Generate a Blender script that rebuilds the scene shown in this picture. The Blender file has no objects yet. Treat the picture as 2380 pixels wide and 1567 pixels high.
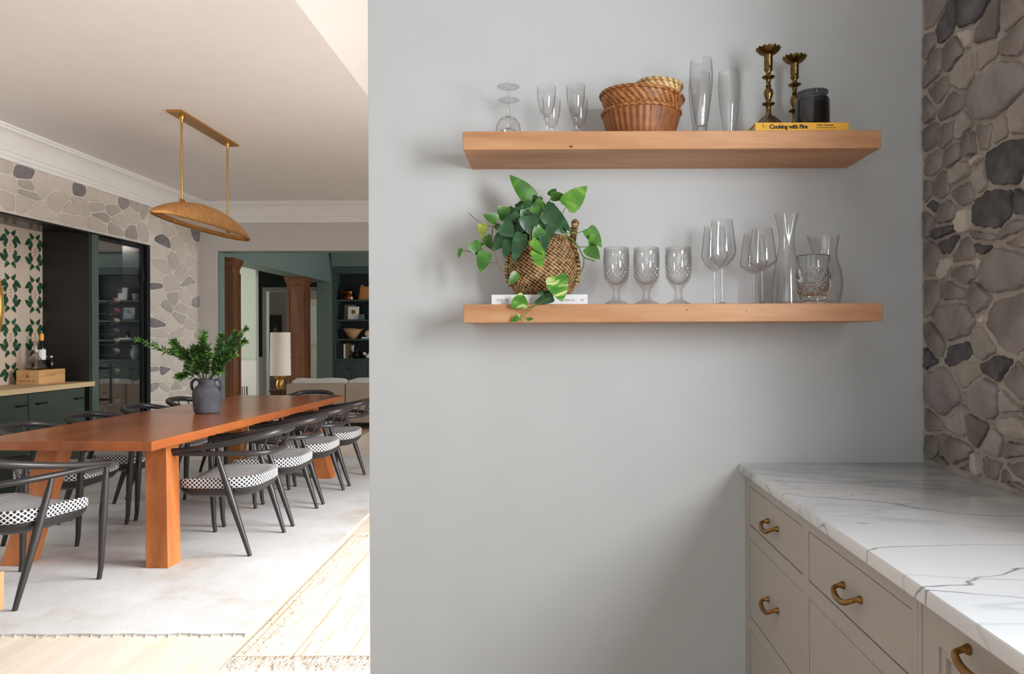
import bpy, bmesh, math, random
from mathutils import Vector, Matrix
random.seed(7)
PI = math.pi
SC = bpy.context.scene
COL = SC.collection

# ------------------------------------------------------------------ camera
CAMH, F, VX, VY, ROLL = 1.33, 1700.0, 1280.0, 781.0, 0.0035
cam = bpy.data.objects.new('camera', bpy.data.cameras.new('camera'))
COL.objects.link(cam)
cam.data.sensor_fit = 'HORIZONTAL'
cam.data.sensor_width = 36.0
cam.data.lens = 36.0 * F / 2380.0
cam.data.shift_x = -(VX - 1190.0) / 2380.0
cam.data.shift_y = (VY - 783.5) / 2380.0
cam.data.clip_start = 0.02
cam.matrix_world = Matrix.Translation((0, 0, CAMH)) @ Matrix.Rotation(PI / 2, 4, 'X') @ Matrix.Rotation(-ROLL, 4, 'Z')
SC.camera = cam

# ------------------------------------------------------------------ world, light, exposure
W = bpy.data.worlds.new('sky'); SC.world = W; W.use_nodes = True
W.node_tree.nodes['Background'].inputs[0].default_value = (0.80, 0.90, 1.0, 1)
W.node_tree.nodes['Background'].inputs[1].default_value = 1.0
vs = SC.view_settings
vs.view_transform = 'Standard'; vs.look = 'None'; vs.exposure = 0.14; vs.gamma = 1.0; vs.use_curve_mapping = False
SC.cycles.max_bounces = 10
SC.cycles.diffuse_bounces = 5
SC.cycles.transparent_max_bounces = 24
SC.cycles.sample_clamp_indirect = 4.0

def window_light(name, loc, direction, sx, sy, power, col=(1, 1, 1), spread=180.0):
    l = bpy.data.lights.new(name, 'AREA'); l.shape = 'RECTANGLE'
    l.size, l.size_y, l.energy, l.color = sx, sy, power, col
    l.spread = math.radians(spread)
    o = bpy.data.objects.new(name, l); COL.objects.link(o)
    o.location = loc
    o.rotation_euler = Vector(direction).to_track_quat('-Z', 'Y').to_euler()
    return o
DAY = (1.0, 0.99, 0.988)
COOL = (0.93, 0.97, 1.0)
window_light('daylight_kitchen_window', (1.47, 0.05, 1.78), (-1, 0, -0.12), 1.0, 1.85, 185, COOL)
window_light('daylight_patio_door', (-2.6, -3.75, 1.45), (0, 1, -0.25), 5.0, 2.3, 9, COOL)
window_light('daylight_dining_window', (2.10, 3.95, 1.75), (-1, 0, -0.75), 2.1, 2.3, 225, DAY, 130.0)
window_light('daylight_living_window', (2.70, 12.1, 1.60), (-1, 0, -0.2), 2.2, 4.0, 175, COOL)
window_light('daylight_hall_window', (-7.95, 11.2, 1.60), (1, 0, -0.2), 2.2, 2.6, 48, (0.94, 1, 0.92))
window_light('study_side_light', (-3.80, 17.0, 1.60), (-1, 0, 0), 1.8, 1.6, 25, DAY)  # unseen area light in front of the solid side wall, no window there

# ------------------------------------------------------------------ helpers
def at(px, py, Y):
    """photograph pixel -> the point at depth Y in the room"""
    a, b = px - VX, -(py - VY)
    c, s = math.cos(ROLL), math.sin(ROLL)
    u, v = a * c + b * s, -a * s + b * c
    return Vector((u / F * Y, Y, CAMH + v / F * Y))

def lin(c):
    return tuple(((x / 255.0) / 12.92 if x <= 10.3 else ((x / 255.0 + 0.055) / 1.055) ** 2.4) for x in c) + (1.0,)

def new_mat(name):
    m = bpy.data.materials.new(name); m.use_nodes = True
    nt = m.node_tree
    return m, nt, nt.nodes['Principled BSDF']

def nd(nt, t, **kw):
    n = nt.nodes.new(t)
    for k, v in kw.items():
        setattr(n, k, v)
    return n

def ramp(nt, stops, interp='LINEAR'):
    r = nd(nt, 'ShaderNodeValToRGB'); r.color_ramp.interpolation = interp
    e = r.color_ramp.elements
    while len(e) < len(stops): e.new(0.5)
    for i, (p, c) in enumerate(stops):
        e[i].position = p; e[i].color = c if len(c) == 4 else lin(c)
    return r

def coords(nt, scale=(1, 1, 1), rot=(0, 0, 0), src='Object'):
    tc = nd(nt, 'ShaderNodeTexCoord'); mp = nd(nt, 'ShaderNodeMapping')
    mp.inputs['Scale'].default_value = scale; mp.inputs['Rotation'].default_value = rot
    nt.links.new(tc.outputs[src], mp.inputs[0])
    return mp.outputs[0]

def M(name, col, rough=0.5, metal=0.0, vary=0.06, vscale=6.0, bump=0.0, bscale=60.0, objvary=0.0, coat=0.0, spec=0.5, stretch=(1, 1, 1)):
    m, nt, b = new_mat(name)
    L = nt.links.new
    base = lin(col)
    co = coords(nt, stretch)
    n = nd(nt, 'ShaderNodeTexNoise'); n.inputs['Scale'].default_value = vscale; n.inputs['Detail'].default_value = 4
    L(co, n.inputs['Vector'])
    lo = tuple(max(0, x * (1 - vary * 1.6)) for x in base[:3]) + (1,)
    hi = tuple(min(1, x * (1 + vary * 1.6)) for x in base[:3]) + (1,)
    r = ramp(nt, [(0.3, lo), (0.7, hi)])
    L(n.outputs['Fac'], r.inputs[0])
    out = r.outputs[0]
    if objvary:
        oi = nd(nt, 'ShaderNodeObjectInfo'); hs = nd(nt, 'ShaderNodeHueSaturation')
        mr = nd(nt, 'ShaderNodeMapRange'); mr.inputs[3].default_value = 1 - objvary; mr.inputs[4].default_value = 1 + objvary
        L(oi.outputs['Random'], mr.inputs[0]); L(mr.outputs[0], hs.inputs['Value']); L(out, hs.inputs['Color'])
        out = hs.outputs[0]
    L(out, b.inputs['Base Color'])
    b.inputs['Roughness'].default_value = rough; b.inputs['Metallic'].default_value = metal
    b.inputs['Coat Weight'].default_value = coat; b.inputs['Coat Roughness'].default_value = 0.15
    b.inputs['Specular IOR Level'].default_value = spec
    if bump:
        n2 = nd(nt, 'ShaderNodeTexNoise'); n2.inputs['Scale'].default_value = bscale; n2.inputs['Detail'].default_value = 5
        L(co, n2.inputs['Vector'])
        bp = nd(nt, 'ShaderNodeBump'); bp.inputs['Strength'].default_value = bump; bp.inputs['Distance'].default_value = 0.01
        L(n2.outputs['Fac'], bp.inputs['Height']); L(bp.outputs[0], b.inputs['Normal'])
    return m

def wood(name, c1, c2, axis='X', rough=0.45, grain=9.0, objvary=0.0, coat=0.0, fine=0.5):
    m, nt, b = new_mat(name); L = nt.links.new
    st = {'X': (0.12, 1, 1), 'Y': (1, 0.12, 1), 'Z': (1, 1, 0.12)}[axis]
    co = coords(nt, st)
    vec = co
    if objvary:
        oi = nd(nt, 'ShaderNodeObjectInfo'); va = nd(nt, 'ShaderNodeVectorMath', operation='ADD')
        mu = nd(nt, 'ShaderNodeMath', operation='MULTIPLY'); mu.inputs[1].default_value = 37.0
        L(oi.outputs['Random'], mu.inputs[0]); L(co, va.inputs[0]); L(mu.outputs[0], va.inputs[1]); vec = va.outputs[0]
    n1 = nd(nt, 'ShaderNodeTexNoise'); n1.inputs['Scale'].default_value = grain; n1.inputs['Detail'].default_value = 6; n1.inputs['Distortion'].default_value = 0.6
    n2 = nd(nt, 'ShaderNodeTexNoise'); n2.inputs['Scale'].default_value = grain * 9; n2.inputs['Detail'].default_value = 3
    L(vec, n1.inputs['Vector']); L(vec, n2.inputs['Vector'])
    mx = nd(nt, 'ShaderNodeMath', operation='MULTIPLY_ADD'); mx.inputs[1].default_value = 0.35 * fine
    L(n2.outputs['Fac'], mx.inputs[0]); L(n1.outputs['Fac'], mx.inputs[2])
    r = ramp(nt, [(0.38, c1), (0.82, c2)])
    L(mx.outputs[0], r.inputs[0]); out = r.outputs[0]
    if objvary:
        hs = nd(nt, 'ShaderNodeHueSaturation'); mr = nd(nt, 'ShaderNodeMapRange')
        mr.inputs[3].default_value = 1 - objvary; mr.inputs[4].default_value = 1 + objvary
        L(oi.outputs['Random'], mr.inputs[0]); L(mr.outputs[0], hs.inputs['Value']); L(out, hs.inputs['Color']); out = hs.outputs[0]
    L(out, b.inputs['Base Color']); b.inputs['Roughness'].default_value = rough
    b.inputs['Coat Weight'].default_value = coat; b.inputs['Coat Roughness'].default_value = 0.2
    return m

def thin_glass(name, edge=0.45, tint=(1, 1, 1), refl=1.0, start=0.55, power=4.0):
    m = bpy.data.materials.new(name); m.use_nodes = True; nt = m.node_tree; nt.nodes.clear(); L = nt.links.new
    out = nd(nt, 'ShaderNodeOutputMaterial'); mix = nd(nt, 'ShaderNodeMixShader')
    tr = nd(nt, 'ShaderNodeBsdfTransparent'); gl = nd(nt, 'ShaderNodeBsdfGlossy'); gl.inputs['Roughness'].default_value = 0.02
    lw = nd(nt, 'ShaderNodeLayerWeight'); lw.inputs[0].default_value = 0.5
    p = nd(nt, 'ShaderNodeMath', operation='POWER'); p.inputs[1].default_value = power
    mr = nd(nt, 'ShaderNodeMapRange'); mr.inputs[3].default_value = 0.045 * refl; mr.inputs[4].default_value = 0.75
    L(lw.outputs['Facing'], p.inputs[0]); L(p.outputs[0], mr.inputs[0]); L(mr.outputs[0], mix.inputs[0])
    r = ramp(nt, [(start, (0.985 * tint[0], 0.985 * tint[1], 0.985 * tint[2], 1)), (1.0, (edge * tint[0], edge * tint[1], edge * tint[2], 1))])
    L(lw.outputs['Facing'], r.inputs[0]); L(r.outputs[0], tr.inputs[0])
    L(tr.outputs[0], mix.inputs[1]); L(gl.outputs[0], mix.inputs[2]); L(mix.outputs[0], out.inputs[0])
    return m

def solid_glass(name, tint=(0.97, 0.98, 0.98), rough=0.0):
    m, nt, b = new_mat(name)
    b.inputs['Base Color'].default_value = tint + (1,)
    b.inputs['Transmission Weight'].default_value = 1.0; b.inputs['Roughness'].default_value = rough; b.inputs['IOR'].default_value = 1.45
    return m

class G:
    def __init__(s):
        s.v = []; s.f = []; s.m = []
    def add(s, vs, fs, mi=0):
        o = len(s.v); s.v += [tuple(p) for p in vs]
        s.f += [tuple(i + o for i in f) for f in fs]; s.m += [mi] * len(fs)
        return s
    def box(s, x0, x1, y0, y1, z0, z1, mi=0):
        vs = [(x0, y0, z0), (x1, y0, z0), (x1, y1, z0), (x0, y1, z0), (x0, y0, z1), (x1, y0, z1), (x1, y1, z1), (x0, y1, z1)]
        return s.add(vs, [(0, 3, 2, 1), (4, 5, 6, 7), (0, 1, 5, 4), (1, 2, 6, 5), (2, 3, 7, 6), (3, 0, 4, 7)], mi)
    def hexa(s, bottom, top, mi=0):
        return s.add(list(bottom) + list(top), [(0, 3, 2, 1), (4, 5, 6, 7), (0, 1, 5, 4), (1, 2, 6, 5), (2, 3, 7, 6), (3, 0, 4, 7)], mi)
    def lathe(s, prof, n=32, fn=None, mi=0, cap0=True, cap1=True, c=(0, 0, 0)):
        vs = []
        for j, (r, z) in enumerate(prof):
            for i in range(n):
                a = 2 * PI * i / n
                rr, zz = (r, z) if fn is None else fn(r, z, a, j)
                vs.append((c[0] + rr * math.cos(a), c[1] + rr * math.sin(a), c[2] + zz))
        fs = []
        for j in range(len(prof) - 1):
            for i in range(n):
                k = (i + 1) % n
                fs.append((j * n + i, j * n + k, (j + 1) * n + k, (j + 1) * n + i))
        if cap0: fs.append(tuple(range(n - 1, -1, -1)))
        if cap1: fs.append(tuple((len(prof) - 1) * n + i for i in range(n)))
        return s.add(vs, fs, mi)
    def tube(s, path, rad, n=10, mi=0, cap=True, flat=1.0):
        path = [Vector(p) for p in path]
        if not hasattr(rad, '__len__'): rad = [rad] * len(path)
        vs = []; up = None
        for i, p in enumerate(path):
            t = (path[min(i + 1, len(path) - 1)] - path[max(i - 1, 0)]).normalized()
            if up is None:
                up = Vector((0, 0, 1)) if abs(t.z) < 0.9 else Vector((0, 1, 0))
            x = t.cross(up).normalized(); u = x.cross(t).normalized(); up = u
            for k in range(n):
                a = 2 * PI * k / n
                vs.append(p + x * (math.cos(a) * rad[i]) + u * (math.sin(a) * rad[i] * flat))
        fs = []
        for j in range(len(path) - 1):
            for i in range(n):
                k = (i + 1) % n
                fs.append((j * n + i, (j + 1) * n + i, (j + 1) * n + k, j * n + k))
        if cap:
            fs.append(tuple(range(n))); fs.append(tuple((len(path) - 1) * n + i for i in range(n - 1, -1, -1)))
        return s.add(vs, fs, mi)
    def prism(s, poly, d, mi=0):
        poly = [Vector(p) for p in poly]; d = Vector(d); n = len(poly)
        vs = poly + [p + d for p in poly]
        fs = [tuple(range(n - 1, -1, -1)), tuple(range(n, 2 * n))] + [(i, (i + 1) % n, n + (i + 1) % n, n + i) for i in range(n)]
        return s.add(vs, fs, mi)
    def mesh(s, name, mats, smooth=0.7, bevel=0.0, seg=2):
        me = bpy.data.meshes.new(name); me.from_pydata(s.v, [], s.f)
        if not isinstance(mats, (list, tuple)): mats = [mats]
        for m in mats: me.materials.append(m)
        me.polygons.foreach_set('material_index', s.m)
        bm = bmesh.new(); bm.from_mesh(me)
        bmesh.ops.recalc_face_normals(bm, faces=bm.faces)
        if bevel:
            ed = [e for e in bm.edges if len(e.link_faces) == 2 and e.calc_face_angle(0) > 0.5]
            bmesh.ops.bevel(bm, geom=ed, offset=bevel, segments=seg, affect='EDGES', clamp_overlap=True, profile=0.6)
        bm.to_mesh(me); bm.free()
        if smooth:
            me.polygons.foreach_set('use_smooth', [True] * len(me.polygons))
            me.set_sharp_from_angle(angle=smooth)
        me.update()
        return me
    def build(s, name, mats, parent=None, smooth=0.7, bevel=0.0, seg=2, loc=None):
        return link(name, s.mesh(name, mats, smooth, bevel, seg), parent, loc)

def link(name, me, parent=None, loc=None):
    o = bpy.data.objects.new(name, me); COL.objects.link(o)
    if parent: o.parent = parent
    if loc is not None: o.location = loc
    return o

def tag(o, label, cat, group=None, kind=None):
    o['label'] = label; o['category'] = cat
    if group: o['group'] = group
    if kind: o['kind'] = kind
    return o

def struct(o, label, cat):
    o['label'] = label; o['category'] = cat; o['kind'] = 'structure'
    return o

def thing(name, label, cat, loc=(0, 0, 0), rz=0.0, group=None):
    o = bpy.data.objects.new(name, None); COL.objects.link(o)
    o.empty_display_size = 0.05
    o.location = loc; o.rotation_euler = (0, 0, rz)
    return tag(o, label, cat, group)

def copy_tree(root, loc, rz, label, group=None):
    r = root.copy(); COL.objects.link(r); r.location = loc; r.rotation_euler = (0, 0, rz); r['label'] = label
    if group: r['group'] = group
    for ch in list(root.children):
        c = ch.copy(); COL.objects.link(c); c.parent = r
        for g in list(ch.children):
            d = g.copy(); COL.objects.link(d); d.parent = c
    return r

def text_mesh(name, s, size, mat, parent, loc, rot, bold=0.0, thick=0.0003, spacing=1.0, align='LEFT'):
    cu = bpy.data.curves.new(name, 'FONT'); cu.body = s; cu.size = size; cu.offset = bold; cu.extrude = thick; cu.space_character = spacing; cu.align_x = align
    cu.resolution_u = 3
    t = bpy.data.objects.new(name + '_tmp', cu); COL.objects.link(t)
    dg = bpy.context.evaluated_depsgraph_get(); dg.update()
    me = bpy.data.meshes.new_from_object(t.evaluated_get(dg))
    bpy.data.objects.remove(t); bpy.data.curves.remove(cu)
    me.materials.clear(); me.materials.append(mat)
    o = link(name, me, parent, loc); o.rotation_euler = rot
    return o

def spline(pts, n=8):
    pts = [Vector(p) for p in pts]; out = []
    for i in range(len(pts) - 1):
        p0, p1, p2, p3 = pts[max(i - 1, 0)], pts[i], pts[i + 1], pts[min(i + 2, len(pts) - 1)]
        for k in range(n):
            t = k / n
            out.append(0.5 * ((2 * p1) + (p2 - p0) * t + (2 * p0 - 5 * p1 + 4 * p2 - p3) * t * t + (3 * p1 - p0 - 3 * p2 + p3) * t ** 3))
    out.append(pts[-1])
    return out

# ------------------------------------------------------------------ materials
wall_paint = M('grey_wall_paint', (206, 209, 210), 0.6, vary=0.01)
white_paint = M('white_ceiling_paint', (232, 229, 228), 0.7, vary=0.01)
crown_paint = M('crown_paint', (236, 235, 232), 0.5, vary=0.01)
far_paint = M('warm_grey_paint', (200, 196, 192), 0.6, vary=0.01)
teal_paint = M('teal_paint', (110, 128, 122), 0.5, vary=0.02)
teal_dark = M('dark_teal_paint', (62, 80, 76), 0.45, vary=0.03)
teal_black = M('bookcase_back', (26, 34, 34), 0.5, vary=0.03)
hall_white = M('hall_white', (214, 220, 208), 0.55, vary=0.01)
hall_green = M('hall_green', (58, 68, 62), 0.6, vary=0.02)
study_paint = M('study_paint', (150, 144, 138), 0.7, vary=0.02)
black_panel = M('black_panel', (34, 33, 31), 0.4, vary=0.05)
black_metal = M('black_metal', (20, 22, 26), 0.35, metal=0.3, vary=0.03)
soffit_metal = M('soffit_metal', (70, 72, 66), 0.25, metal=0.8, vary=0.15, vscale=3)
green_cab = M('dark_green_lacquer', (48, 62, 54), 0.35, vary=0.03)
green_post = M('green_post', (72, 88, 78), 0.4, vary=0.03)
cab_paint = M('greige_cabinet_paint', (176, 170, 163), 0.42, vary=0.01)
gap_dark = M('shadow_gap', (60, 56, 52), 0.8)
mortar_right = M('mortar_warm', (172, 163, 153), 0.95, vary=0.08, vscale=9, bump=0.8, bscale=22)
mortar_left = M('mortar_pale', (214, 207, 197), 0.95, vary=0.04, vscale=7, bump=0.5, bscale=30)
oak = wood('pale_oak', (188, 158, 120), (214, 188, 150), 'Y', 0.5, 8)
plank_wood = wood('bleached_plank', (222, 209, 192), (240, 231, 219), 'Y', 0.42, 6, objvary=0.06)
floor_base = M('floor_base', (196, 172, 144), 0.6)
shelf_wood = wood('fir_shelf', (174, 116, 72), (222, 174, 128), 'X', 0.5, 10)
table_wood = wood('cherry_table', (134, 70, 34), (176, 102, 54), 'Y', 0.25, 7, coat=0.4)
leg_wood = wood('cherry_leg', (158, 88, 44), (198, 124, 68), 'Z', 0.4, 7)
col_wood = wood('brown_column_wood', (88, 50, 28), (126, 80, 48), 'Z', 0.4, 8)
chair_black = M('black_stained_wood', (44, 41, 42), 0.38, vary=0.08, vscale=10, stretch=(1, 1, 0.2))
brass = M('brushed_brass', (198, 152, 86), 0.35, metal=1.0, vary=0.05)
gold_leaf = M('hammered_gold', (206, 152, 92), 0.45, metal=0.75, vary=0.12, vscale=30, bump=0.5, bscale=90)
old_brass = M('aged_brass', (116, 94, 54), 0.3, metal=1.0, vary=0.35, vscale=45)
pull_brass = M('antique_brass', (150, 112, 62), 0.32, metal=1.0, vary=0.15, vscale=50)
vase_clay = M('charcoal_clay', (72, 74, 82), 0.8, vary=0.15, vscale=12, bump=0.4, bscale=40)
sofa_cloth = M('taupe_upholstery', (168, 154, 141), 0.9, vary=0.04, bump=0.2, bscale=300)
cushion_cloth = M('pale_cushion', (218, 216, 210), 0.9, vary=0.03)
lamp_shade = M('linen_shade', (236, 230, 216), 0.9, vary=0.02)
paper_white = M('book_white', (236, 236, 238), 0.6, vary=0.01)
paper_page = M('pages', (226, 220, 206), 0.8, vary=0.04, vscale=4, stretch=(1, 1, 60))
yellow_cover = M('yellow_cover', (232, 172, 40), 0.5, vary=0.02)
ink_black = M('ink_black', (20, 18, 16), 0.7, vary=0)
ink_grey = M('ink_grey', (150, 148, 150), 0.7, vary=0)
soil = M('potting_soil', (40, 30, 24), 0.95, vary=0.3, vscale=40)
stem_green = M('vine_stem', (96, 120, 50), 0.5, vary=0.2)
stem_brown = M('dry_stem', (120, 104, 64), 0.6, vary=0.2)
glass_thin = thin_glass('clear_thin_glass', 0.42)
glass_rim = thin_glass('clear_glass_thick_edge', 0.66, refl=1.5)
glass_press = thin_glass('pressed_thin_glass', 0.78, refl=1.6, start=0.06, power=2.4)
glass_cut = solid_glass('pressed_glass')
glass_pane = thin_glass('door_pane', 0.6, refl=6.0)
glass_smoke = thin_glass('smoky_glass', 0.25, (0.42, 0.43, 0.45), refl=1.4)
bottle_dark = M('dark_bottle_glass', (10, 14, 10), 0.08, vary=0, spec=0.6)
mirror_mat = M('mirror_silver', (235, 238, 238), 0.02, metal=1.0, vary=0)

def stone_mat(name, c, v=0.13, sc=7, bump=0.7):
    return M(name, c, 0.92, vary=v, vscale=sc, bump=bump, bscale=38, objvary=0.10)
ST_R = {'N': stone_mat('stone_taupe', (137, 129, 123), 0.2, 9), 'D': stone_mat('stone_dark', (92, 89, 90), 0.35, 12),
        'W': stone_mat('stone_white', (192, 182, 171), 0.08), 'L': stone_mat('stone_light', (154, 146, 138), 0.12),
        'B': stone_mat('stone_brown', (108, 100, 95), 0.22), 'P': stone_mat('stone_mauve', (134, 127, 124), 0.16)}
ST_L = {'l': stone_mat('pale_stone', (200, 191, 181), 0.05, 6, 0.4), 'm': stone_mat('pale_stone_grey', (178, 171, 163), 0.08, 6, 0.4),
        'M': stone_mat('mid_stone', (156, 151, 146), 0.14, 6, 0.5), 'D': stone_mat('dark_stone', (132, 129, 129), 0.2, 7, 0.5)}

# ------------------------------------------------------------------ structure: floor
g = G().box(-9.0, 3.2, -3.6, 19.0, -0.12, -0.003)
floor = struct(g.build('floor', floor_base, smooth=0), 'bleached oak plank floor running through the open rooms', 'floor')
PW = 0.178
plank_me = {}
for ln in (1.6, 2.1, 2.6):
    gg = G().box(0.001, PW - 0.001, 0.001, ln - 0.001, -0.003, 0.0)
    plank_me[ln] = gg.mesh('plank', plank_wood, smooth=0)
rows = int((0.0 + 4.5) / PW) + 1
for r in range(rows):
    x = -4.5 + r * PW; y = 2.35 - random.random() * 1.2
    while y < 9.4:
        ln = random.choice((1.6, 2.1, 2.6))
        link('plank', plank_me[ln], floor, (x, y, 0)); y += ln

# ceilings
g = G().box(-4.75, -1.3, -3.6, 9.4, 3.05, 3.2)
struct(g.build('ceiling', white_paint, smooth=0), 'flat white ceiling over the dining room', 'ceiling')
g = G().prism([(-1.3, -3.6, 3.05), (2.1, -3.6, 4.5), (2.1, -3.6, 4.65), (-1.3, -3.6, 3.2)], (0, 13.0, 0))
struct(g.build('ceiling', white_paint, smooth=0), 'sloping white ceiling rising beside the dining room ceiling edge', 'ceiling')
g = G().box(-9.0, 3.2, 9.55, 19.0, 3.05, 3.2)
struct(g.build('ceiling', white_paint, smooth=0), 'white ceiling of the teal living room', 'ceiling')

# kitchen partition with the shelves
g = G().box(-0.594, 1.9, 2.388, 2.56, -0.003, 4.45)
struct(g.build('wall_back', wall_paint, smooth=0, bevel=0.003), 'smooth light grey wall carrying the two floating shelves', 'wall')
g = G().box(-0.594 - 0.0, 0.63, 2.376, 2.388, 0.0, 0.12)
struct(g.build('baseboard_back', cab_paint, smooth=0), 'low painted baseboard along the grey shelf wall', 'baseboard')

# right kitchen wall with window opening Y -1.2..0.9, Z 1.08..2.35
RX = 1.215
g = G()
g.box(RX, RX + 0.22, 1.0, 2.387, 0, 4.4)
g.box(RX, RX + 0.22, -3.6, -0.9, 0, 4.4)
g.box(RX, RX + 0.22, -0.9, 1.0, 0, 1.25); g.box(RX, RX + 0.22, -0.9, 1.0, 2.32, 4.4)
wall_right = struct(g.build('wall_right', mortar_right, smooth=0), 'fieldstone wall above the marble counter at the right', 'wall')
def window(n, x0, x1, y0, y1, z0, z1, label, axis='x', bars=3):
    t = bpy.data.objects.new('window_%d' % n, None); COL.objects.link(t); struct(t, label, 'window')
    def bar(a0, a1, b0, b1, nm):
        gg = G()
        if axis == 'x': gg.box(x0, x1, a0, a1, b0, b1)
        else: gg.box(a0, a1, y0, y1, b0, b1)
        gg.build(nm, crown_paint, t, smooth=0)
    lo, hi = (y0, y1) if axis == 'x' else (x0, x1)
    bar(lo, lo + 0.06, z0, z1, 'window_frame'); bar(hi - 0.06, hi, z0, z1, 'window_frame')
    bar(lo + 0.06, hi - 0.06, z0, z0 + 0.06, 'window_frame'); bar(lo + 0.06, hi - 0.06, z1 - 0.06, z1, 'window_frame')
    for k in range(1, bars):
        c = lo + (hi - lo) * k / bars
        bar(c - 0.03, c + 0.03, z0 + 0.06, z1 - 0.06, 'mullion')
    return t
window(1, RX + 0.12, RX + 0.18, -0.9, 1.0, 1.25, 2.32, 'white framed kitchen window over the counter')
# wall behind the camera
g = G()
g.box(-9.0, -5.2, -3.72, -3.6, 0, 4.6); g.box(0.0, 1.6, -3.72, -3.6, 0, 4.6); g.box(-5.2, 0, -3.72, -3.6, 2.6, 4.6)
struct(g.build('wall_front', wall_paint, smooth=0), 'light grey kitchen wall around the wide patio doors', 'wall')
window(2, -5.2, 0.0, -3.68, -3.62, 0.0, 2.6, 'wide glazed patio doors behind the viewpoint', 'y', 4)
# dining right wall
g = G()
g.box(1.80, 1.95, 2.56, 2.75, 0, 4.6); g.box(1.80, 1.95, 5.20, 9.4, 0, 4.6); g.box(1.80, 1.95, 2.75, 5.20, 0, 0.45); g.box(1.80, 1.95, 2.75, 5.20, 2.75, 4.6)
struct(g.build('wall_dining', far_paint, smooth=0), 'dining room window wall out of view to the right', 'wall')
window(3, 1.85, 1.91, 2.75, 5.20, 0.45, 2.75, 'tall white dining room windows', 'x', 3)

# left stone wall: opening Y 5.0..8.2 up to 2.36
LX = -4.5
OPZ = 2.36; OY0, OY1 = 5.0, 8.2
g = G()
g.box(LX - 0.12, LX, OY0, OY1, OPZ, 3.05); g.box(LX - 0.25, LX, OY1, 9.4, 0, 3.05); g.box(LX - 0.25, LX, -3.6, OY0, 0, 3.05)
wall_left = struct(g.build('wall_left', mortar_left, smooth=0), 'whitewashed stone wall around the dark bar niche', 'wall')

# far dining wall with wide opening
FY = 9.40; HZ = 2.435; JX = -4.27
g = G()
g.box(-9.0, JX, FY, FY + 0.15, 0, 3.05); g.box(JX, -0.9, FY, FY + 0.15, HZ, 3.05); g.box(-0.9, 3.2, FY, FY + 0.15, 0, 4.6); g.box(-1.3, -0.9, FY, FY + 0.15, 3.05, 4.6)
struct(g.build('wall_far', far_paint, smooth=0), 'warm grey far dining wall above the wide teal doorway', 'wall')
g = G().box(JX, JX + 0.012, FY - 0.004, FY + 0.155, 0, HZ).box(JX + 0.012, -0.9, FY - 0.004, FY + 0.155, HZ - 0.012, HZ)
struct(g.build('trim_1', teal_paint, smooth=0), 'teal painted lining of the wide doorway', 'trim')

# crown mouldings
def crown_profile():
    # (out, down) from the wall/ceiling corner
    return [(0, 0), (0.155, 0), (0.155, 0.018), (0.142, 0.022), (0.142, 0.04), (0.125, 0.046), (0.105, 0.060), (0.085, 0.085), (0.065, 0.118), (0.050, 0.150), (0.042, 0.168), (0.042, 0.180), (0.030, 0.184), (0.028, 0.215), (0.018, 0.222), (0.016, 0.25), (0, 0.25)]
cp = crown_profile()
g = G().prism([(LX + o, -3.6, 3.05 - d) for o, d in cp], (0, 13.0, 0))
struct(g.build('trim_2', crown_paint, smooth=0.35), 'white crown moulding along the stone wall', 'trim')
g = G().prism([(LX, FY - o, 3.05 - d) for o, d in cp], (3.2, 0, 0))
struct(g.build('trim_3', crown_paint, smooth=0.35), 'white crown moulding above the teal doorway', 'trim')

# ------------------------------------------------------------------ stones
def clip(poly, nx, ny, d):
    out = []
    for i in range(len(poly)):
        a, b = poly[i], poly[(i + 1) % len(poly)]
        da, db = a[0] * nx + a[1] * ny - d, b[0] * nx + b[1] * ny - d
        if da <= 0: out.append(a)
        if (da < 0) != (db < 0) and da != db:
            t = da / (da - db); out.append((a[0] + (b[0] - a[0]) * t, a[1] + (b[1] - a[1]) * t))
    return out
def voronoi(seeds, i, rect, sz):
    y0, y1, z0, z1 = rect; p = seeds[i]
    poly = [(y0, z0 * sz), (y1, z0 * sz), (y1, z1 * sz), (y0, z1 * sz)]
    px, py = p[0], p[1] * sz
    for j, q in enumerate(seeds):
        if j == i: continue
        qx, qy = q[0], q[1] * sz
        dx, dy = qx - px, qy - py
        if dx * dx + dy * dy > 4: continue
        if dx * dx + dy * dy < 1e-8: continue
        wp, wq = (p[3] if len(p) > 3 else 0), (q[3] if len(q) > 3 else 0)
        d = (qx * qx + qy * qy - px * px - py * py + wp - wq) / 2
        poly = clip(poly, dx, dy, d)
        if len(poly) < 3: return None
    return [(a, b / sz) for a, b in poly]
def inset(poly, d):
    n = len(poly); A = sum(poly[i][0] * poly[(i + 1) % n][1] - poly[(i + 1) % n][0] * poly[i][1] for i in range(n))
    if A < 0: poly = poly[::-1]
    out = poly
    for i in range(n):
        a, b = poly[i], poly[(i + 1) % n]
        ex, ey = b[0] - a[0], b[1] - a[1]; l = math.hypot(ex, ey)
        if l < 1e-6: continue
        nx, ny = ey / l, -ex / l
        out = clip(out, nx, ny, a[0] * nx + a[1] * ny - d)
        if len(out) < 3: return None
    return out
def chaikin(p, k=2, q=0.25):
    for _ in range(k):
        o = []
        for i in range(len(p)):
            a, b = p[i], p[(i + 1) % len(p)]
            o += [(a[0] * (1 - q) + b[0] * q, a[1] * (1 - q) + b[1] * q), (a[0] * q + b[0] * (1 - q), a[1] * q + b[1] * (1 - q))]
        p = o
    return p
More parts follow.
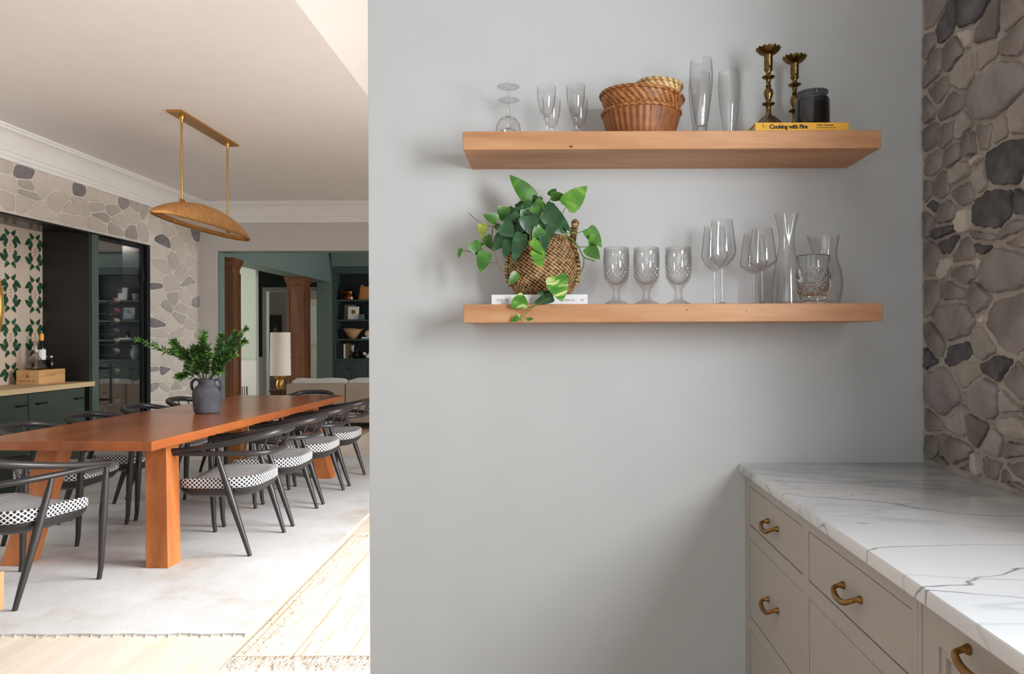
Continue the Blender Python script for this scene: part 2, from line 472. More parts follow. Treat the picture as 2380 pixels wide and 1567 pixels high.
def ragged(p, rnd):
    # softened corners, then every long edge is broken by a small irregular step
    p = chaikin(p, 1, 0.14); o = []
    for i in range(len(p)):
        a, b = p[i], p[(i + 1) % len(p)]
        l = math.hypot(b[0] - a[0], b[1] - a[1]); o.append(a)
        k = min(4, int(l / 0.018))
        for q in range(1, k + 1):
            t = q / (k + 1); j = rnd.uniform(-0.0045, 0.0015)
            o.append((a[0] + (b[0] - a[0]) * t - (b[1] - a[1]) / l * -j, a[1] + (b[1] - a[1]) * t + (b[0] - a[0]) / l * -j))
    return o
def stone(poly, X, nx, depth, mat, parent, rnd, rough=0.0):
    """flat-faced field stone standing proud of the mortar plane X, facing nx (+1/-1)"""
    n = len(poly)
    cy = sum(p[0] for p in poly) / n; cz = sum(p[1] for p in poly) / n
    size = max(math.hypot(p[0] - cy, p[1] - cz) for p in poly)
    v = []; rings = [(1.0, -0.004), (0.99, depth * 0.55), (0.93, depth * 0.92), (0.62, depth * 1.05)]
    for s, d in rings:
        for (a, b) in poly:
            j = rnd.uniform(-rough, rough)
            v.append((X + nx * (d + (j * 0.5 if d > 0 else 0)) - 0, (a - cy) * s + j * 0.5, (b - cz) * s + j * 0.5))
    v.append((X + nx * depth * 1.08, 0, 0))
    f = []
    for k in range(len(rings) - 1):
        for i in range(n):
            j = (i + 1) % n
            f.append((k * n + i, k * n + j, (k + 1) * n + j, (k + 1) * n + i))
    for i in range(n): f.append(((len(rings) - 1) * n + i, (len(rings) - 1) * n + (i + 1) % n, len(v) - 1))
    gg = G().add(v, f)
    return gg.build('stone', mat, parent, smooth=0.9, loc=(0, cy, cz))

def on_left(px, py):
    Y = -LX * F / (VX - px); p = at(px, py, Y); return (Y, p.z)
def on_right(px, py):
    Y = RX * F / (px - VX); p = at(px, py, Y); return (Y, p.z)
Ls = [(5,382,'l'),(52,404,'D'),(20,428,'l'),(60,434,'m'),(60,447,'m'),(103,433,'l'),(16,461,'l'),(56,471,'l'),(137,463,'l'),(147,430,'l'),(184,441,'D'),(188,479,'l'),(169,488,'l'),(88,497,'l'),(171,511,'l'),(220,457,'l'),(255,460,'l'),(226,481,'l'),(263,487,'m'),(291,473,'M'),(316,480,'m'),(235,503,'m'),(228,522,'l'),(281,514,'l'),(271,534,'m'),(307,542,'M'),(308,498,'l'),(338,492,'m'),(336,543,'l'),(351,503,'l'),(359,522,'l'),(389,514,'l'),(418,524,'l'),(397,532,'l'),(460,544,'D'),(429,546,'l'),(379,565,'D'),(375,583,'l'),(415,567,'l'),(453,583,'l'),(426,586,'l'),
 (403,608,'m'),(380,618,'l'),(444,608,'l'),(363,643,'l'),(426,634,'l'),(455,636,'l'),(395,661,'l'),(364,665,'D'),(442,655,'m'),(447,674,'l'),(369,687,'l'),(403,695,'m'),(431,695,'l'),(458,703,'M'),(360,706,'l'),(385,711,'m'),(423,717,'l'),(375,730,'l'),(418,738,'m'),(455,733,'l'),(367,754,'D'),(404,757,'l'),(444,757,'l'),(369,776,'l'),(412,778,'l'),(438,781,'l'),(461,781,'m'),(367,795,'l'),(420,800,'l'),(453,800,'l'),(361,837,'l'),(386,837,'l'),(412,848,'l'),(447,835,'l'),(359,862,'M'),(380,862,'D'),(360,875,'l'),(391,880,'l'),(426,883,'l'),(359,896,'M'),(380,899,'m'),(412,899,'m'),(370,918,'l'),(412,918,'l'),(447,910,'l'),(442,929,'l'),(365,950,'l'),(400,950,'l'),(440,955,'l'),(372,985,'l'),(420,985,'m'),(450,985,'l'),(365,1015,'l'),(400,1020,'l'),(445,1015,'l'),(380,1050,'m'),(430,1050,'l')]
seeds = []
for px, py, t in Ls:
    y, z = on_left(px, py)
    seeds.append((y, z, t, {'D': -0.004, 'M': -0.003, 'm': 0.0, 'l': 0.003}[t]))
rl = random.Random(3)
for k in range(14):
    seeds.append((5.9 - 0.28 * (k % 4) - rl.random() * 0.1, 2.42 + 0.11 * (k // 4) + rl.random() * 0.03, rl.choice('lllmM'), 0.0))
for i, s in enumerate(seeds):
    rect = (OY1, 9.39, 0.0, 2.805) if s[0] > OY1 else (5.02, OY1, OPZ + 0.02, 2.805)
    p = voronoi(seeds, i, rect, 1.7)
    if not p: continue
    p = inset(p, 0.0075)
    if not p: continue
    p = chaikin(p, 1, 0.16); p = chaikin(p, 1, 0.25)
    stone(p, LX, 1, rl.uniform(0.004, 0.010), ST_L[s[2]], wall_left, rl, 0.003)

Rs = [(2168,34,'N'),(2203,62,'D'),(2257,30,'D'),(2314,68,'B'),(2241,95,'W'),(2330,111,'W'),(2300,128,'L'),(2357,100,'N'),(2350,45,'N'),(2153,111,'N'),(2178,153,'N'),(2218,125,'N'),(2243,171,'L'),(2186,218,'N'),(2314,211,'P'),(2211,246,'N'),(2160,257,'N'),(2207,311,'N'),(2239,303,'L'),(2164,321,'N'),(2336,303,'L'),(2364,286,'L'),(2289,314,'N'),(2260,332,'N'),(2225,354,'N'),(2168,382,'N'),(2275,380,'W'),(2343,379,'D'),(2236,404,'L'),(2286,411,'L'),(2153,446,'N'),(2189,436,'N'),(2243,443,'N'),(2171,480,'D'),(2314,489,'D'),(2203,496,'N'),(2239,511,'W'),(2153,514,'N'),(2203,536,'D'),(2370,480,'D'),(2350,536,'N'),(2300,540,'N'),
 (2207,566,'D'),(2294,568,'D'),(2357,570,'N'),(2163,603,'N'),(2203,615,'W'),(2242,595,'N'),(2242,630,'N'),(2282,611,'W'),(2337,630,'P'),(2160,690,'N'),(2219,746,'P'),(2219,686,'N'),(2286,690,'N'),(2304,734,'W'),(2353,745,'N'),(2155,821,'D'),(2235,819,'D'),(2318,857,'D'),(2254,868,'L'),(2187,916,'P'),(2290,928,'P'),(2341,936,'L'),(2369,900,'N'),(2274,991,'B'),(2353,995,'L'),(2167,1039,'N'),(2219,1050,'N'),(2322,1031,'L'),(2353,1045,'N'),(2199,1078,'N'),(2238,1092,'N'),(2278,1094,'W'),(2314,1100,'N'),(2337,1116,'N'),(2369,1094,'N'),(2361,1135,'N'),(2175,790,'N'),(2290,800,'L'),(2160,975,'N'),(2225,990,'L')]
BIG = {(2314,211): .010, (2343,379): .006, (2314,489): .006, (2337,630): .008, (2219,746): .006, (2353,745): .010, (2235,819): .0, (2187,916): .006, (2290,928): .004, (2219,1050): .003}
SM = {'W': -0.003, 'D': -0.0015, 'L': 0.0, 'N': 0.0, 'B': 0.0, 'P': 0.002}
seeds = []
for px, py, t in Rs:
    y, z = on_right(px, py); seeds.append((y, z, t, BIG.get((px, py), SM[t])))
for k in range(60):
    seeds.append((1.82 - 0.155 * (k % 6) - rl.random() * 0.05, 0.95 + 0.15 * (k // 6) + rl.random() * 0.05, rl.choice('NNNPLBDNW'), 0.0))
for i, s in enumerate(seeds):
    p = voronoi(seeds, i, (1.02, 2.375, 0.925, 2.60), 1.45)
    if not p: continue
    p = inset(p, 0.0065)
    if not p or len(p) < 3: continue
    p = ragged(p, rl)
    stone(p, RX, -1, rl.uniform(0.003, 0.020), ST_R[s[2]], wall_right, rl, 0.0035)

# ------------------------------------------------------------------ living room, hall, study
struct(G().box(-4.75, -4.37, FY + 0.15, 14.5, 2.41, 3.05).build('wall_bulkhead', teal_paint, smooth=0), 'teal bulkhead beam carried by two wooden columns', 'beam')
BY = 14.5
struct(G().box(-4.63, -4.33, BY, BY + 0.4, 0, 3.05).build('wall_return', teal_paint, smooth=0), 'teal wall strip left of the dark bookcase', 'wall')
struct(G().box(-4.33, 3.2, BY + 0.37, BY + 0.5, 0, 3.05).build('wall_living_far', teal_dark, smooth=0), 'dark teal wall behind the bookcases', 'wall')
g = G().box(2.45, 2.6, FY + 0.15, 9.9, 0, 3.05).box(2.45, 2.6, 14.2, 15.0, 0, 3.05).box(2.45, 2.6, 9.9, 14.2, 0, 0.4).box(2.45, 2.6, 9.9, 14.2, 2.75, 3.05)
struct(g.build('wall_living_right', teal_paint, smooth=0), 'teal living room window wall out of view', 'wall')
window(4, 2.5, 2.56, 9.9, 14.2, 0.4, 2.75, 'living room windows out of view', 'x', 4)
g = G().prism([(-4.33, BY - o * 0.9, 3.05 - d * 1.3) for o, d in cp], (7.0, 0, 0))
struct(g.build('trim_4', teal_paint, smooth=0.35), 'teal crown moulding above the bookcases', 'trim')
# hall
struct(G().box(-8.0, -5.24, 13.0, 13.12, 0, 3.05).build('wall_hall', hall_white, smooth=0), 'pale hall wall with white wainscot', 'wall')
t = bpy.data.objects.new('trim_5', None); COL.objects.link(t); struct(t, 'white wainscot panelling on the pale hall wall', 'trim')
G().box(-8.0, -5.235, 12.965, 12.999, 0.93, 0.97).build('rail', hall_white, t, smooth=0, bevel=0.004)
G().box(-8.0, -5.235, 12.985, 12.999, 0.0, 0.93).build('panel', crown_paint, t, smooth=0)
for x0 in (-7.9, -7.1, -6.3):
    gg = G().box(x0, x0 + 0.62, 12.972, 12.985, 0.72, 0.745).box(x0, x0 + 0.025, 12.972, 12.985, 0.15, 0.72).box(x0 + 0.595, x0 + 0.62, 12.972, 12.985, 0.15, 0.72)
    gg.build('panel_moulding', crown_paint, t, smooth=0)
v = thing('air_vent', 'white slatted air vent low on the pale hall wainscot', 'vent', (-5.5, 12.985, 0.30))
G().box(-0.19, 0.11, -0.012, 0, -0.02, 0.15).build('backing', hall_green, v, smooth=0)
for k in range(8): G().box(-0.185 + k * 0.037, -0.185 + k * 0.037 + 0.02, -0.02, -0.012, -0.015, 0.145).build('slat', crown_paint, v, smooth=0)
g = G().box(-8.0, -5.90, 15.0, 15.12, 0, 3.05).box(-5.90, -4.72, 15.0, 15.12, 2.345, 3.05).box(-4.72, -4.3, 15.0, 15.12, 0, 3.05)
struct(g.build('wall_hall_end', hall_green, smooth=0), 'dark green hall wall around the white cased doorway', 'wall')
g = G().box(-5.90, -5.82, 14.97, 15.13, 0, 2.345).box(-5.82, -4.79, 14.97, 15.13, 2.265, 2.345).box(-4.79, -4.72, 14.97, 15.13, 0, 2.345)
struct(g.build('trim_6', hall_white, smooth=0), 'white door casing in the dark green hall wall', 'trim')
struct(G().box(-8.0, -5.90, 14.97, 15.0, 0, 0.92).build('trim_7', crown_paint, smooth=0), 'white wainscot on the dark green hall wall', 'trim')
g = G().box(-8.0, -7.85, FY + 0.15, 9.8, 0, 3.05).box(-8.0, -7.85, 12.6, 19, 0, 3.05).box(-8.0, -7.85, 9.8, 12.6, 0, 0.4).box(-8.0, -7.85, 9.8, 12.6, 2.75, 3.05)
struct(g.build('wall_hall_left', hall_white, smooth=0), 'hall window wall out of view to the left', 'wall')
window(5, -7.93, -7.87, 9.8, 12.6, 0.4, 2.75, 'hall window out of view', 'x', 3)
struct(G().box(-8.0, -3.6, 18.5, 18.6, 0, 3.05).build('wall_study', study_paint, smooth=0), 'greige wall of the room beyond the hall doorway', 'wall')
struct(G().box(-3.72, -3.6, 15.12, 18.5, 0, 3.05).build('wall_study_right', study_paint, smooth=0), 'side wall of the room beyond the hall doorway', 'wall')
# pale door leaf seen right of the far column
dr = bpy.data.objects.new('door_2', None); COL.objects.link(dr); struct(dr, 'pale glazed door standing beyond the far wooden column', 'door')
pale_door = M('pale_door', (206, 208, 182), 0.5, vary=0.02)
gg = G().box(-6.2, -5.55, 17.9, 17.95, 0.0, 2.25); gg.build('door_leaf', pale_door, dr, smooth=0)
for z0, z1 in ((0.2, 1.0), (1.15, 2.1)):
    G().box(-6.08, -5.67, 17.885, 17.9, z0, z1).build('panel', hall_white, dr, smooth=0, bevel=0.005)
# painting
pt = thing('painting', 'tall dark painting with a pale hooded shape beyond the hall doorway', 'painting', (-6.965, 18.5, 0.94))
G().box(-0.16, 0.16, -0.03, 0, 0, 0.94).build('frame', black_metal, pt, smooth=0)
G().box(-0.14, 0.14, -0.033, -0.03, 0.02, 0.92).build('canvas', M('dark_canvas', (38, 36, 30), 0.7, vary=0.3, vscale=5), pt, smooth=0)
gg = G().prism([(0.075 * math.cos(a) + 0.01, -0.033, 0.44 + 0.2 * math.sin(a)) for a in [PI * k / 10 for k in range(11)]] + [(-0.075, -0.033, 0.3), (0.095, -0.033, 0.3)], (0, -0.002, 0))
gg.build('figure', M('canvas_grey', (112, 116, 118), 0.7, vary=0.2, vscale=14), pt, smooth=0)

def column(name, x0, x1, y0, y1, zt, label):
    t = thing(name, label, 'column', ((x0 + x1) / 2, (y0 + y1) / 2, 0))
    w, d = (x1 - x0) / 2, (y1 - y0) / 2
    G().box(-w, w, -d, d, 0, zt - 0.14).build('shaft', col_wood, t, smooth=0, bevel=0.006)
    for sx in (-1, 1):
        for (z0, z1) in ((0.18, 0.98), (1.06, zt - 0.24)):
            e = 0.045
            # raised stiles leave a sunk panel on the face towards the room
            G().box(sx * w, sx * (w - e), -d - 0.014, -d + 0.001, z0, z1).build('stile', col_wood, t, smooth=0, bevel=0.003)
    for z0 in (0.12, 0.98, zt - 0.24):
        G().box(-w, w, -d - 0.014, -d + 0.001, z0, z0 + 0.08).build('rail', col_wood, t, smooth=0, bevel=0.003)
    for sy in (-1, 1):
        G().box(w - 0.001, w + 0.014, sy * d, sy * (d - 0.045), 0.18, zt - 0.2).build('stile', col_wood, t, smooth=0, bevel=0.003)
    G().hexa([(-w, -d, zt - 0.14), (w, -d, zt - 0.14), (w, d, zt - 0.14), (-w, d, zt - 0.14)],
             [(-w - .035, -d - .035, zt - 0.05), (w + .035, -d - .035, zt - 0.05), (w + .035, d + .035, zt - 0.05), (-w - .035, d + .035, zt - 0.05)]).box(-w - .035, w + .035, -d - .035, d + .035, zt - 0.05, zt - 0.002).build('capital', col_wood, t, smooth=0)
    G().box(-w - .02, w + .02, -d - .02, d + .02, 0, 0.12).build('plinth', col_wood, t, smooth=0, bevel=0.005)
column('column', -4.62, -4.33, 9.95, 10.2, 2.408, 'near wooden column just inside the teal doorway')
column('column', -4.74, -4.43, 13.15, 13.45, 2.408, 'far square wooden column with flared capital')

# bookcases
def bookcase(x0, x1, ndoors, label):
    t = thing('bookcase', label, 'bookcase', ((x0 + x1) / 2, BY, 0))
    w = (x1 - x0) / 2
    D = 0.36
    for s in (-1, 1): G().box(s * w, s * (w - 0.065), 0, D, 0, 2.58).build('side_panel', teal_dark, t, smooth=0)
    G().box(-w + 0.065, w - 0.065, D - 0.02, D, 0.9, 2.58).build('back_panel', teal_black, t, smooth=0)
    G().box(-w, w, -0.01, D, 2.58, 2.76).build('header', teal_dark, t, smooth=0)
    for z in (2.067, 1.671, 1.287):
        G().box(-w + 0.065, w - 0.065, 0.02, D - 0.02, z - 0.035, z).build('shelf', teal_dark, t, smooth=0)
    G().box(-w + 0.065, w - 0.065, -0.015, D - 0.02, 0.86, 0.895).build('ledge', teal_dark, t, smooth=0)
    G().box(-w + 0.065, w - 0.065, 0.02, D - 0.02, 0.0, 0.86).build('cabinet_body', teal_dark, t, smooth=0)
    dw = (2 * w - 0.13) / ndoors
    for k in range(ndoors):
        a = -w + 0.065 + k * dw
        d = G().box(a + 0.004, a + dw - 0.004, -0.005, 0.02, 0.1, 0.78).build('door', teal_dark, t, smooth=0, bevel=0.003)
        G().lathe([(0.006, 0), (0.006, 0.015), (0.014, 0.02), (0.012, 0.03)], 10).build('knob', black_metal, d, loc=(a + (0.05 if k % 2 else dw - 0.05), -0.005, 0.7)).rotation_euler = (PI / 2, 0, 0)
    return t
bookcase(-4.33, -2.95, 4, 'dark teal built-in bookcase at the left of the living room wall')
bookcase(-1.15, 0.35, 4, 'dark teal built-in bookcase reflected in the glass cellar door')

def item(name, gg, mats, label, cat, loc, rz=0, smooth=0.7, bevel=0, group=None):
    o = gg.build(name, mats, None, smooth, bevel, loc=loc); o.rotation_euler = (0, 0, rz)
    return tag(o, label, cat, group)
def vessel(prof, n=32, fn=None):
    """closed lathe of an (r, z) outline going up the outside and down the inside"""
    return G().lathe(prof, n, fn, cap0=False, cap1=False)
SH = [2.067, 1.671, 1.287, 0.895]
def bx(px): return (px - VX) / F * (BY + 0.12)
copper = M('copper', (150, 92, 54), 0.2, metal=1, vary=0.1)
k = thing('kettle', 'copper kettle with looped handle on the top bookcase shelf', 'kettle', (bx(811), BY + 0.13, SH[0]))
G().lathe([(0.10, 0), (0.125, 0.01), (0.125, 0.05), (0.09, 0.06), (0.085, 0.09), (0.105, 0.11), (0.10, 0.17), (0.06, 0.205), (0.02, 0.215)], 24).build('body', copper, k)
G().tube(spline([(-0.095, 0, 0.15), (-0.11, 0, 0.24), (0, 0, 0.285), (0.11, 0, 0.24), (0.095, 0, 0.15)], 5), 0.009, 8).build('handle', black_metal, k)
G().tube([(-0.08, 0, 0.12), (-0.14, 0, 0.16), (-0.16, 0, 0.2)], [0.022, 0.016, 0.012], 8).build('spout', copper, k)
def book(loc, size, rz, mat, label, lean=0.0, group=None):
    w, d, h = size
    b = thing('book', label, 'book', loc, rz, group)
    b.rotation_euler = (0, lean, rz)
    G().box(-w / 2, w / 2, 0, 0.003, 0, h).box(-w / 2, -w / 2 + 0.003, 0.003, d, 0, h).box(w / 2 - 0.003, w / 2, 0.003, d, 0, h).build('cover', mat, b, smooth=0)
    G().box(-w / 2 + 0.003, w / 2 - 0.003, 0.003, d - 0.005, 0.004, h - 0.004).build('pages', paper_page, b, smooth=0)
    return b
tan_cover = M('tan_cover', (176, 128, 74), 0.6); brown_cover = M('brown_cover', (120, 92, 56), 0.6); navy = M('navy_cover', (22, 26, 32), 0.5)
book((bx(836), BY + 0.07, SH[0]), (0.03, 0.18, 0.30), 0, tan_cover, 'slim tan book leaning on the top bookcase shelf', 0.2)
book((bx(849), BY + 0.05, SH[0]), (0.16, 0.18, 0.255), 0, M('ochre_cover', (182, 124, 66), 0.6), 'thick ochre box-like book on the top bookcase shelf')
def frame(loc, w, h, fm, cm, label, mark=None, lean=0.12, rz=0):
    b = thing('picture_frame', label, 'picture frame', loc, rz); b.rotation_euler = (-lean, 0, rz)
    G().box(-w / 2, w / 2, 0, 0.018, 0, h).build('frame', fm, b, smooth=0)
    G().box(-w / 2 + 0.018, w / 2 - 0.018, -0.003, 0, 0.018, h - 0.018).build('picture', cm, b, smooth=0)
    if mark: G().lathe([(0.045, 0), (0.045, 0.002)], 16).build('emblem', mark, b, loc=(0, -0.003, h * 0.58)).rotation_euler = (PI / 2, 0, 0)
frame((bx(811), BY + 0.16, SH[1] + 0.003), 0.22, 0.30, M('grey_frame', (104, 104, 98), 0.6), M('sage_print', (124, 122, 104), 0.8, vary=0.2, vscale=9), 'grey picture frame standing behind the white card on the bookcase')
frame((bx(823), BY + 0.06, SH[1] + 0.003), 0.215, 0.255, paper_white, paper_white, 'white card with round gold emblem on the second bookcase shelf', brass)
item('stone_block', G().box(-0.055, 0.055, -0.05, 0.05, 0, 0.105), M('grey_block', (78, 84, 84), 0.7), 'small grey block beside the white card on the bookcase', 'ornament', (bx(842), BY + 0.07, SH[1]), 0.3, bevel=0.008)
bw = [(0.04, 0.0), (0.07, 0.005), (0.12, 0.08), (0.19, 0.185), (0.20, 0.20), (0.185, 0.20), (0.115, 0.09), (0.05, 0.02), (0.0, 0.018)]
item('bowl', vessel(bw, 28, lambda r, z, a, j: (r * (1 + 0.04 * math.sin(5 * a)) if z > 0.1 else r, z + (0.008 * math.sin(3 * a) if z > 0.15 else 0))).lathe([(0.0, 0.0), (0.04, 0.0)], 28, cap0=False, cap1=False), M('striped_wood_bowl', (196, 160, 118), 0.6, vary=0.18, vscale=9, stretch=(0.2, 0.2, 4)), 'wide pale wooden bowl on the third bookcase shelf', 'bowl', (bx(819), BY + 0.17, SH[2]))
item('book', G().box(-0.11, 0.11, -0.06, 0.06, 0, 0.035), paper_white, 'white book lying flat under the pink stone on the bookcase', 'book', (bx(855), BY + 0.12, SH[2]), bevel=0.003)
item('crystal', G().lathe([(0.03, 0), (0.07, 0.03), (0.08, 0.07), (0.05, 0.12), (0.015, 0.14)], 9, lambda r, z, a, j: (r * (1 + 0.15 * math.sin(3 * a + j)), z)), M('pink_stone', (206, 168, 142), 0.6, vary=0.12), 'rounded pink stone on a white book on the bookcase', 'ornament', (bx(856), BY + 0.12, SH[2] + 0.035), smooth=0.2)
book((bx(792), BY + 0.05, SH[3]), (0.15, 0.2, 0.30), 0, navy, 'black box file on the lowest bookcase shelf')
book((bx(803), BY + 0.05, SH[3]), (0.035, 0.2, 0.29), 0, paper_white, 'slim white book on the lowest bookcase shelf')
book((bx(809), BY + 0.05, SH[3]), (0.045, 0.2, 0.30), 0, brown_cover, 'brown upright book on the lowest bookcase shelf')
item('jar', G().lathe([(0.04, 0), (0.06, 0.03), (0.06, 0.11), (0.03, 0.16), (0.045, 0.26), (0.03, 0.27)], 20), M('pale_ceramic', (176, 186, 182), 0.3, vary=0.25, vscale=12), 'pale mottled vase beside the brown book', 'vase', (bx(816), BY + 0.2, SH[3]))
tp = thing('teapot', 'black teapot with pale highlights on the lowest bookcase shelf', 'teapot', (bx(829), BY + 0.12, SH[3]))
G().lathe([(0.05, 0), (0.09, 0.03), (0.10, 0.08), (0.07, 0.13), (0.02, 0.14), (0.015, 0.17)], 24).build('body', bottle_dark, tp)
G().tube(spline([(-0.09, 0, 0.11), (-0.15, 0, 0.16), (-0.14, 0, 0.06), (-0.09, 0, 0.05)], 4), 0.01, 8).build('handle', bottle_dark, tp)
G().tube([(0.08, 0, 0.06), (0.13, 0, 0.1), (0.15, 0, 0.15)], [0.02, 0.014, 0.01], 8).build('spout', bottle_dark, tp)
sh = G()
for q in range(9): sh.lathe([(0.001, 0), (0.03, 0.02), (0.035, 0.05), (0.001, 0.075)], 8, c=(0.09 * math.cos(q * 0.7) * (q % 3 + 1) / 3, 0.05 * math.sin(q * 0.7), 0.0 + 0.03 * (q % 3)))
item('coral', sh, paper_white, 'white knobbly coral piece on the lowest bookcase shelf', 'coral', (bx(858), BY + 0.08, SH[3]))
# reflected bookcase items (mirrored into the cellar door)
def rx_(px): return -9.0 - (px - VX) / F * (BY + 0.1)
frame((rx_(285), BY + 0.15, SH[0] + 0.003), 0.16, 0.26, M('taupe_card', (96, 90, 86), 0.7), M('taupe_card2', (96, 90, 86), 0.7), 'dark card behind the white papers in the reflected bookcase')
frame((rx_(294), BY + 0.06, SH[0] + 0.003), 0.17, 0.14, paper_white, paper_white, 'small white card in the reflected bookcase')
frame((rx_(296), BY + 0.10, SH[0] + 0.003), 0.10, 0.255, paper_white, paper_white, 'taller white card in the reflected bookcase')
pf = thing('potted_plant', 'pale pot with a small bushy plant in the reflected bookcase', 'plant', (rx_(321), BY + 0.14, SH[0]))
G().lathe([(0.05, 0), (0.07, 0.14), (0.06, 0.14), (0.0, 0.13)], 18, cap1=False).build('pot', M('sand_pot', (170, 160, 138), 0.8), pf)
gg = G(); rr = random.Random(5)
for q in range(60):
    a, e, l = rr.uniform(0, 2 * PI), rr.uniform(0.2, 1.4), rr.uniform(0.06, 0.15)
    d = Vector((math.cos(a) * math.cos(e), math.sin(a) * math.cos(e), math.sin(e))) * l; c = Vector((0, 0, 0.13)) + d
    s = Vector((-math.sin(a), math.cos(a), 0)) * 0.012
    gg.add([c - d * 0.25, c + s, c + d * 0.25, c - s], [(0, 1, 2, 3)])
gg.build('foliage', M('grey_green', (84, 104, 84), 0.7), pf, smooth=0)['kind'] = 'stuff'
frame((rx_(306), BY + 0.1, SH[1] + 0.003), 0.26, 0.27, M('black_frame', (34, 30, 28), 0.4), M('pale_photo', (160, 168, 172), 0.5, vary=0.5, vscale=9), 'dark framed pale photograph in the reflected bookcase')
item('book', G().box(-0.12, 0.12, -0.07, 0.07, 0, 0.035), paper_white, 'white book lying under the bronze figurine in the reflected bookcase', 'book', (rx_(300), BY + 0.12, SH[2]), bevel=0.003)
item('figurine', G().lathe([(0.04, 0), (0.05, 0.02), (0.03, 0.05), (0.045, 0.08), (0.02, 0.11), (0.028, 0.135), (0.01, 0.155)], 14, lambda r, z, a, j: (r * (1 + 0.25 * math.sin(2 * a + j)), z)), old_brass, 'bronze figurine standing on a white book in the reflected bookcase', 'figurine', (rx_(303), BY + 0.12, SH[2] + 0.035))
item('vase', G().lathe([(0.05, 0), (0.085, 0.06), (0.09, 0.15), (0.05, 0.24), (0.07, 0.28), (0.06, 0.28), (0.02, 0.22)], 24, cap1=False), M('mint_ceramic', (150, 178, 168), 0.4, vary=0.2), 'mint ceramic vase on the lowest reflected bookcase shelf', 'vase', (rx_(320), BY + 0.13, SH[3]))

# sofa
SY = 10.5
sf = thing('sofa', 'low taupe sofa seen from behind beyond the table', 'sofa', (-2.7, SY + 0.45, 0))
for x0, x1 in ((-1.1, -0.264), (-0.252, 1.5)):
    G().box(x0, x1, -0.45, -0.29, 0.09, 0.655).build('back_panel', sofa_cloth, sf, bevel=0.02, seg=3)
    G().box(x0, x1, -0.285, 0.45, 0.09, 0.40).build('seat_cushion', sofa_cloth, sf, bevel=0.03, seg=3)
for x0, x1 in ((-1.08, -0.27), (-0.25, 1.48)):
    gg = G(); n = 14
    for i in range(n + 1):
        x = x0 + (x1 - x0) * i / n; zt = 0.722 + 0.006 * math.sin(i * 0.8) - (0.03 if i in (0, n) else 0)
        gg.add([(x, -0.275, 0.41), (x, -0.30, 0.62), (x, -0.27, zt - 0.02), (x, -0.22, zt), (x, -0.12, zt - 0.02), (x, -0.08, 0.6), (x, -0.05, 0.41)], [])
    fs = [(i * 7 + k, (i + 1) * 7 + k, (i + 1) * 7 + (k + 1) % 7, i * 7 + (k + 1) % 7) for i in range(n) for k in range(7)] + [tuple(range(7)), tuple(n * 7 + k for k in range(6, -1, -1))]
    gg.f = fs; gg.m = [0] * len(fs)
    gg.build('back_cushion', cushion_cloth, sf)
for x in (-1.0, -0.05, 1.4):
    for y in (-0.4, 0.4): G().box(x - 0.03, x + 0.03, y - 0.03, y + 0.03, 0, 0.09).build('leg', black_metal, sf, smooth=0)
# side table + lamp
st = thing('side_table', 'small brown wooden side table behind the sofa lamp', 'table', (-4.03, 11.15, 0))
G().box(-0.2, 0.2, -0.2, 0.2, 0.505, 0.53).build('top', col_wood, st, smooth=0, bevel=0.004)
G().box(-0.18, 0.18, -0.18, 0.18, 0.44, 0.505).build('apron', col_wood, st, smooth=0)
for sx in (-1, 1):
    for sy in (-1, 1): G().box(sx * 0.18, sx * 0.15, sy * 0.18, sy * 0.15, 0, 0.44).build('leg', col_wood, st, smooth=0)
lp = thing('floor_lamp', 'lamp with tall cream drum shade and leafy brass body by the sofa', 'lamp', (at(652, 880, 10.7).x, 10.7, 0))
G().lathe([(0.13, 0), (0.13, 0.015), (0.02, 0.025)], 28).build('base', black_metal, lp)
G().tube([(0, 0, 0.02), (0, 0, 0.58)], 0.010, 10).build('pole', black_metal, lp)
G().lathe([(0.02, 0.56), (0.05, 0.575), (0.062, 0.62), (0.055, 0.68), (0.035, 0.72), (0.03, 0.76)], 24, cap0=True).build('body', brass, lp)
for q in range(7):
    a = q * 2 * PI / 7
    G().lathe([(0.004, 0), (0.03, 0.03), (0.034, 0.06), (0.012, 0.09)], 10, c=(0.05 * math.cos(a), 0.05 * math.sin(a), 0.70 + 0.015 * (q % 2))).build('brass_petal', brass, lp)
G().lathe([(0.145, 0.765), (0.138, 1.395), (0.135, 1.395), (0.142, 0.765), (0.145, 0.765)], 40, cap0=False, cap1=False).build('shade', lamp_shade, lp)
G().tube([(0, 0, 0.75), (0, 0, 1.37)], 0.006, 8).tube([(-0.136, 0, 1.37), (0.136, 0, 1.37)], 0.003, 6).build('spider', brass, lp)

